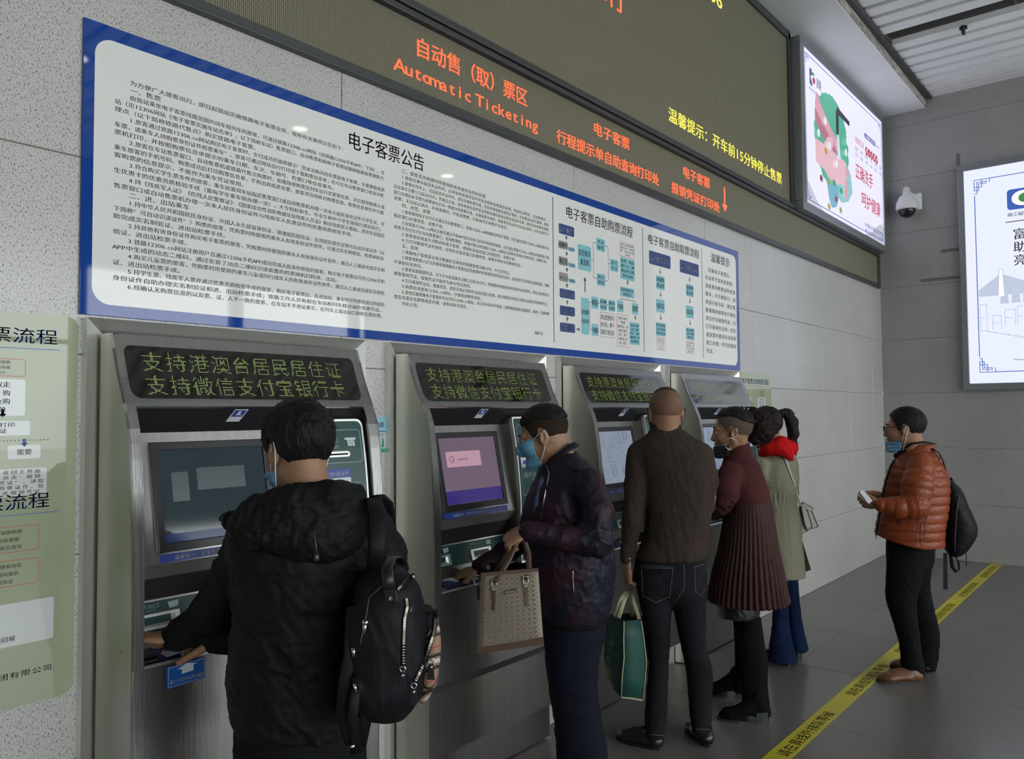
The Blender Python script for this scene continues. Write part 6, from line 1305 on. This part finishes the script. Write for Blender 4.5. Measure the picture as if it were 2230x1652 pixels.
for nm, sec, hp_, tp_ in (('boot', [(1610, 1656, 1342, -.07, .065), (1606, 1664, 1400, -.09, .065), (1610, 1671, 1440, -.11, .062), (1614, 1671, 1490, -.13, .054), (1619, 1676, 1535, -.15, .047), (1626, 1680, 1556, -.16, .042)], (1676, 1574), (1578, 1566)), ('boot', [(1597, 1640, 1342, .10, .06), (1600, 1640, 1400, .13, .058), (1601, 1636, 1440, .15, .055), (1598, 1630, 1480, .17, .048), (1596, 1630, 1506, .18, .045)], (1628, 1520), (1553, 1512))):
    a = onp(2, 0, *hp_); b = onp(2, 0, *tp_); az = math.degrees(math.atan2(b[1]-a[1], b[0]-a[0]))
    ob = shoe(g, a, az, L=.265, W=.09, H=.10, mt=M_suede, kind='boot', name='boot', heelh=.045, sole=mat('heel', (.03, .034, .036), .5))
    link('boot_shaft', npmesh('boot_shaft', [sdf_mesh([g.loft(sec)], .006, .01, creases(.003, 16, 65))]), M_suede, g.root)

# ---------------------------------------------------------------- woman in khaki coat
g = Fig(5.06, 'woman with a ponytail in a long khaki coat with a red hood', (1715, 1448))
head(g, g.S(1667, 931, 0), 84, 14, .96, neck=g.S(1688, 985, -.01), neck_r=.050)
hand(g, g.S(1625, 1110, .25), -g.u*.7+g.v*.7, Z, (20, 20, 15), left=True, arm=.03, s=.9); hand(g, g.S(1700, 1110, .38), g.v, Z, (20, 20, 15), left=False, arm=.03, s=.9)
core = [g.loft([(1665, 1722, 1000, 0, .09), (1665, 1722, 1080, 0, .10), (1668, 1725, 1260, 0, .10)]), g.limb([(1660, 1010, -.06, 11), (1650, 1080, 0, 9), (1628, 1110, .22, 7)]), g.limb([(1722, 1010, .1, 11), (1722, 1085, .2, 9), (1702, 1110, .34, 7)]), g.limb([(1698, 1260, -.02, 14), (1700, 1350, -.02, 10), (1694, 1425, -.02, 9)]), g.limb([(1718, 1260, .1, 14), (1726, 1340, .1, 10), (1735, 1410, .1, 9)])]
g.skin.append(sdf_mesh(core, .016, .02)); g.make_root()
M_hb = mat('hair_brown', (.012, .007, .006), .6, spec=.25, bump=(90, .5, (1, 1, .2)))
hair_short(g, M_hb, .013, ([-.14, -.09, -.06, -.03, 0, .03, .05, .075, .13], [-.035, -.045, -.035, -.03, -.02, -.035, .02, .075, .10]), .003, 'hair')
fpart(g, 'ponytail', [g.limb([(1694, 905, 0, 7), (1703, 899, 0, 8), (1715, 901, 0, 11), (1725, 920, 0, 13), (1728, 944, 0, 12), (1722, 962, 0, 8), (1724, 974, 0, 2.5)]), g.limb([(1728, 940, 0, 6), (1731, 958, 0, 3), (1737, 968, .0, 1.4)]), g.limb([(1712, 896, 0, 8), (1722, 895, 0, 4), (1730, 900, 0, 1.5)])], .004, .01, lambda P: .003*cnoise(P, 1, 8, (90, 90, 20)), g.root, mt=M_hb)
face_details(g)
M_kh = mat('khaki_coat', (.235, .230, .160), .85, spec=.15, noise=(6, .06), bump=(260, .1)); M_redh = mat('red_fabric', (.56, .010, .012), .85, spec=.1, bump=(200, .1))
ct_c = g.S(1690, 1080, 0)
ct = link('coat', npmesh('coat', [sdf_mesh([g.loft([(1664, 1728, 986, 0, .10), (1650, 1734, 1002, 0, .14), (1640, 1737, 1025, 0, .155), (1640, 1737, 1055, 0, .155), (1646, 1734, 1085, 0, .135), (1646, 1741, 1130, 0, .155), (1650, 1746, 1190, 0, .17), (1655, 1751, 1252, 0, .18)]),
    g.limb([(1658, 1010, -.10, 17), (1648, 1060, -.10, 16), (1640, 1095, 0, 14), (1628, 1108, .2, 11)]), g.limb([(1722, 1015, .1, 16), (1725, 1075, .2, 14), (1704, 1108, .36, 11)]), (*ell(g.S(1690, 972, 0), (.06, .06, .04)), 's', .01)], .006, .02, lambda P: creases(.006, 9, 71, (1, 1, .55))(P)+creases(.0028, 22, 72, (1, 1, .5))(P)+.005*np.exp(-((P[..., 2]-ct_c[2])/.03)**2)*np.sin(np.arctan2(P[..., 1]-ct_c[1], P[..., 0]-ct_c[0])*34))]), M_kh, g.root)
q = MB(); q.prism([g.S(1742, 1160, .08), g.S(1766, 1240, .02), g.S(1751, 1246, .08), g.S(1738, 1200, .12)], g.v*.02); q.build('coat_vent', M_kh, ct)
fpart(g, 'red_hood', [g.limb([(1664, 985, -.02, 12), (1680, 975, -.09, 15), (1702, 968, -.09, 18), (1722, 975, -.03, 15), (1722, 985, .06, 13)]), g.ball((1700, 976, -.08), (.085, .07, .045)), g.limb([(1700, 975, -.12, 16), (1716, 988, -.14, 12), (1726, 1000, -.14, 4)]), (*ell(g.S(1686, 955, 0), (.05, .06, .045)), 's', .01)], .005, .02, creases(.004, 16, 75), ct, mt=M_redh)
M_dn = mat('blue_jeans', (.008, .018, .052), .9, spec=.1, noise=(6, .25), bump=(320, .2))
link('flared_jeans', npmesh('flared_jeans', [sdf_mesh([g.loft([(1684, 1716, 1250, -.02, .085), (1684, 1716, 1320, -.02, .075), (1680, 1722, 1380, -.02, .085), (1675, 1731, 1420, -.02, .10), (1675, 1737, 1437, -.02, .105)]), g.loft([(1706, 1736, 1250, .1, .085), (1712, 1742, 1320, .1, .075), (1718, 1752, 1380, .1, .085), (1722, 1760, 1413, .1, .095)]),
    (*rcone(g.S(1684, 1392, -.12), g.S(1684, 1445, -.16), .008, .022), 's', .004)], .006, .01, creases(.005, 10, 77, (1, 1, .5)))]), M_dn, g.root)
ground_shoe(g, (1722, 1450), (1674, 1436), mt=M_shoe, kind='trainer', H=.08, heelh=.03); ground_shoe(g, (1744, 1436), (1715, 1424), mt=M_shoe, kind='trainer', H=.08, heelh=.03)
# small shoulder bag
sb_ = empty('shoulder_bag', tuple(g.S(1765, 1155, -.02)), 'small silvery beige shoulder bag hanging behind the woman in the khaki coat', 'shoulder bag')
M_sb = mat('bag_silver', (.36, .34, .31), .35, .3); M_sbe = mat('bag_edge', (.02, .018, .018), .4)
def sbp(x, y, d): return g.S(x, y, d)
for nm, pts, dd, th in (('bag_gusset', [(1740, 1103), (1747, 1108), (1760, 1155), (1746, 1162)], -.03, .10), ('bag_front', [(1744, 1100), (1755, 1101), (1769, 1146), (1759, 1156), (1752, 1140)], -.06, .11), ('bag_back', [(1755, 1101), (1764, 1103), (1782, 1147), (1768, 1151)], -.05, .11)):
    q = MB(); q.prism([sbp(x, y, dd) for x, y in pts], g.v*th); q.build(nm, M_sb, sb_, bevel=.004); q = MB(); q.tube([sbp(x, y, dd-.002) for x, y in pts+[pts[0]]], .0022, 5, caps=False); q.build('edge_binding', M_sbe, sb_, True)
q = MB(); q.prism([sbp(1742, 1099, -.065), sbp(1750, 1096, -.065), sbp(1774, 1109, -.065), sbp(1765, 1114, -.065)], g.v*.11); q.build('bag_flap', M_sb, sb_, bevel=.003)
q = MB(); q.tube(path(ct, [(1704, 985), (1715, 1015), (1728, 1052)], .006, 6, 4.95)+[g.S(1734, 1068, -.10), g.S(1740, 1090, -.08), g.S(1744, 1102, -.06)], .006, 8, flat=(g.u, .4)); q.build('bag_strap', mat('strap_white', (.5, .5, .48), .5), sb_, True)

# ---------------------------------------------------------------- man in orange quilted jacket
g = Fig(4.80, 'man in glasses and an orange quilted jacket, waiting by the yellow tape', (1985, 1478))
head(g, g.S(1970, 934, 0), 100, 2, 1.0, neck=g.S(1990, 990, .0), neck_r=.060)
hand(g, g.S(1913, 1098, -.17), -g.u*.95+g.v*.3+Z*.02, -Z*.55-g.v*.8, (30, 45, 30), thumb=(.85, .4, -.3), left=True, s=1.0, arm=.04); hand(g, g.S(1920, 1083, .0), -g.u*.9-g.v*.3-Z*.1, Z*.2+g.v*.9, (25, 40, 25), thumb=(.85, .4, -.3), left=False, s=1.0, arm=.04)
core = [g.loft([(1972, 2030, 1000, 0, .12), (1955, 2040, 1080, 0, .13), (1950, 2035, 1170, 0, .13), (1950, 2020, 1240, 0, .12)]), g.limb([(2002, 1015, -.17, 17), (1994, 1100, -.22, 15), (1920, 1098, -.18, 10)]), g.limb([(1995, 1015, .17, 17), (1975, 1095, .2, 15), (1922, 1084, .02, 10)]), g.limb([(1975, 1240, -.08, 24), (1964, 1310, -.08, 18), (1988, 1450, -.08, 12)]), g.limb([(1995, 1240, .08, 24), (2003, 1320, .08, 18), (2018, 1440, .08, 12)])]
g.skin.append(sdf_mesh(core, .016, .02)); g.make_root()
hair_short(g, M_hair, .010, None, .0018)
hair_short(g, M_stub, .0028, ([-.13, -.09, -.05, -.03, -.012, .004, .02, .034, .05, .07, .12], [-.075, -.078, -.062, -.02, .032, .034, -.02, -.01, .042, .075, .10]), .0004, 'hair_fade')
mask(g, M_mask, -.142, -.072, .012, .006, -.016, ear=(-.014, .088, .02), nose=False); face_details(g)
q = MB()
for sg in (1, -1):
    c = hp(g, .112, sg*.034, .006); q.tube([c+g.H@(np.array([-.004*abs(math.cos(a))*0, .024*math.cos(a), .017*math.sin(a)])) for a in np.linspace(0, 6.283, 17)], .0016, 5, caps=False)
    q.tube([hp(g, .110, sg*.058, .012), hp(g, .10, sg*.074, .014), hp(g, .0, sg*.082, .018)], .0017, 5)
q.tube([hp(g, .113, .011, .008), hp(g, .114, 0, .011), hp(g, .113, -.011, .008)], .0016, 5); q.build('glasses', mat('glasses_black', (.01, .01, .012), .25), g.root, True)
M_or = mat('orange_nylon', (.24, .050, .014), .40, spec=.35, noise=(5, .08), bump=(60, .3)); M_blk = fabric('black_lining', (.010, .011, .014), .6, .1)
zc = lambda y: g.S(1985, y)[2]
jk = link('jacket', npmesh('jacket', [sdf_mesh([g.loft([(1974, 2032, 966, .0, .085), (1966, 2036, 980, 0, .10), (1954, 2042, 995, 0, .14), (1943, 2052, 1014, 0, .18), (1933, 2059, 1045, 0, .195), (1926, 2059, 1085, 0, .195), (1919, 2055, 1120, 0, .195), (1913, 2050, 1150, 0, .195), (1910, 2048, 1185, 0, .19)], quilt=.007, per=.052, cap=.006),
    g.limb([(2005, 1010, -.16, 26), (1998, 1055, -.20, 30), (1993, 1100, -.22, 28), (1958, 1104, -.21, 22), (1920, 1099, -.18, 15)], amp=.007, per=.052), g.limb([(1995, 1012, .16, 25), (1978, 1090, .2, 24), (1926, 1085, .03, 14)], amp=.007, per=.052),
    (*ell(g.S(1998, 958, 0), (.055, .065, .035)), 's', .006), ((lambda n_, c_: (lambda P: (P-c_)@n_))(-(Z*.97+g.u*.24), g.S(1985, 1181)), np.zeros(3), np.zeros(3), 'i', .008)], .0052, .018, lambda P: creases(.0028, 24, 81)(P)+creases(.0015, 50, 82)(P))]), M_or, g.root)
q = MB(); q.tube([g.S(1972, 975, -.06), g.S(1985, 966, -.095), g.S(2012, 962, -.10), g.S(2034, 966, -.05), g.S(2038, 968, .03)], .0065, 8, flat=(Z, .6)); q.build('collar_lining', M_blk, jk, True)
fpart(g, 'under_collar', [g.limb([(1990, 968, .0, 17), (1975, 980, .0, 17), (1960, 992, .0, 8), (1950, 992, .0, 4)]), g.limb([(1951, 990, .0, 4), (1955, 1000, 0, 5)])], .005, .01, None, jk, mt=M_blk)
q = MB(); q.tube([g.S(1949, 1000, -.03), g.S(1940, 1015, -.03), g.S(1930, 1045, -.03), g.S(1922, 1085, -.03), g.S(1914, 1130, -.03), g.S(1908, 1165, -.03)], .0055, 6); q.build('front_zip', M_blk, jk, True)
q = MB(); q.obox(g.S(1908, 1168, -.04), g.u*.002, g.v*.002, Z*.012); q.tube(path(jk, [(1958, 1128), (1957, 1142)], .003, 3, 4.6), .003, 5); q.build('zip_pull', M_blk, jk)
q = MB()
for dx_ in (0, 9, 18): q.tube(path(jk, [(2005+dx_*.9, 1112), (1998+dx_*.9, 1140), (1994+dx_, 1176)], .0, 5, 4.65), .0022, 5)
q.build('side_seam', mat('orange_seam', (.13, .03, .012), .5), jk, True)
M_tp = fabric('black_chinos', (.0095, .0105, .013), .85, .12)
link('trousers', npmesh('trousers', [sdf_mesh([g.loft([(1936, 2032, 1165, 0, .14), (1934, 2030, 1200, 0, .145), (1938, 2026, 1230, 0, .13), (1950, 2015, 1250, 0, .06)]), g.loft([(1936, 2020, 1195, -.05, .10), (1934, 2010, 1230, -.07, .088), (1932, 2002, 1270, -.07, .082), (1931, 1994, 1300, -.07, .078), (1940, 1994, 1335, -.07, .072), (1953, 2000, 1375, -.07, .068), (1962, 2005, 1420, -.07, .065), (1965, 2012, 1455, -.07, .065), (1972, 2012, 1470, -.07, .064)]),
    g.loft([(1950, 2030, 1195, .06, .10), (1960, 2026, 1230, .08, .088), (1970, 2023, 1275, .08, .078), (1978, 2032, 1325, .08, .07), (1990, 2043, 1378, .08, .066), (1996, 2042, 1425, .08, .062), (2000, 2036, 1458, .08, .06)])], .0065, .018, lambda P: creases(.0045, 9, 85)(P)+creases(.0025, 24, 86)(P))]), M_tp, g.root)
M_tan = mat('tan_leather', (.15, .062, .024), .4, noise=(20, .15), bump=(60, .1)); M_tsole = mat('shoe_sole', (.03, .022, .018), .6)
ground_shoe(g, (2010, 1484), (1908, 1484), mt=M_tan, kind='loafer', sole=M_tsole, H=.075); ground_shoe(g, (2036, 1466), (1936, 1452), mt=M_tan, kind='loafer', sole=M_tsole, H=.075)
q = MB(); q.ball(g.S(1978, 1462, -.08), (.035, .03, .03), 12); q.build('sock', mat('sock_grey', (.45, .47, .48), .8), g.root, True)
pp = empty('papers', tuple(g.S(1880, 1085, -.10)), 'folded white papers in the hands of the man in the orange jacket', 'papers')
for k, (a, b) in enumerate((((1867, 1076), (1873, 1070)), ((1872, 1071), (1880, 1067)))):
    q = MB(); q.prism([g.S(*a, -.20-.015*k), g.S(*b, -.18-.015*k), g.S(1900, 1090, -.19), g.S(1892, 1097, -.215)], (0, 0, .0015)); q.build('sheet', mat('paper_white', (.50, .52, .52), .6) if k == 0 else bpy.data.materials['paper_white'], pp)
bk = empty('backpack', tuple(g.S(2085, 1200, 0)), 'black backpack with hanging straps worn by the man in the orange jacket', 'backpack')
fpart(g, 'body', [g.loft([(2060, 2074, 1044, 0, .07), (2058, 2092, 1066, 0, .11), (2056, 2106, 1100, 0, .135), (2055, 2118, 1128, 0, .14), (2055, 2124, 1150, 0, .14), (2056, 2118, 1175, 0, .135), (2060, 2104, 1196, 0, .12), (2068, 2092, 1208, 0, .08)])], .006, .02, creases(.004, 14, 91), bk, mt=M_nyl)
q = MB(); q.tube([g.S(2062, 1046, 0), g.S(2070, 1040, 0), g.S(2082, 1056, 0), g.S(2092, 1072, 0)], .010, 8, flat=(g.v, .3)); q.build('grab_handle', M_nyl, bk, True)
q = MB(); q.prism([g.S(2054, 1204, -.04), g.S(2063, 1204, -.04), g.S(2064, 1283, -.04), g.S(2054, 1283, -.04)], g.v*.004); q.tube([g.S(2070, 1205, -.04), g.S(2074, 1235, -.04), g.S(2082, 1245, -.04), g.S(2089, 1238, -.04), g.S(2087, 1222, -.04), g.S(2078, 1208, -.04)], .010, 8, flat=(g.u, .3)); q.build('hanging_strap', M_nyl, bk)
q = MB(); q.tube([g.S(2104, 1165, -.03), g.S(2103, 1190, -.03), g.S(2105, 1232, -.03)], .0022, 5); q.build('zip_cord', M_nyl, bk, True)
q = MB(); q.tube([g.S(2088, 1080, -.115), g.S(2083, 1120, -.145), g.S(2080, 1170, -.14), g.S(2079, 1200, -.11)], .0025, 5); q.build('piping', mat('piping_grey', (.09, .09, .09), .6), bk, True)
q = MB(); q.tube([g.S(2030, 976, -.10), g.S(2044, 985, -.11), g.S(2054, 1004, -.12), g.S(2062, 1032, -.12), g.S(2066, 1062, -.10)], .012, 8, flat=(g.v, .3)); q.build('shoulder_strap', M_nyl, bk, True)
_to.hide_render = True; bpy.data.objects.remove(_to)
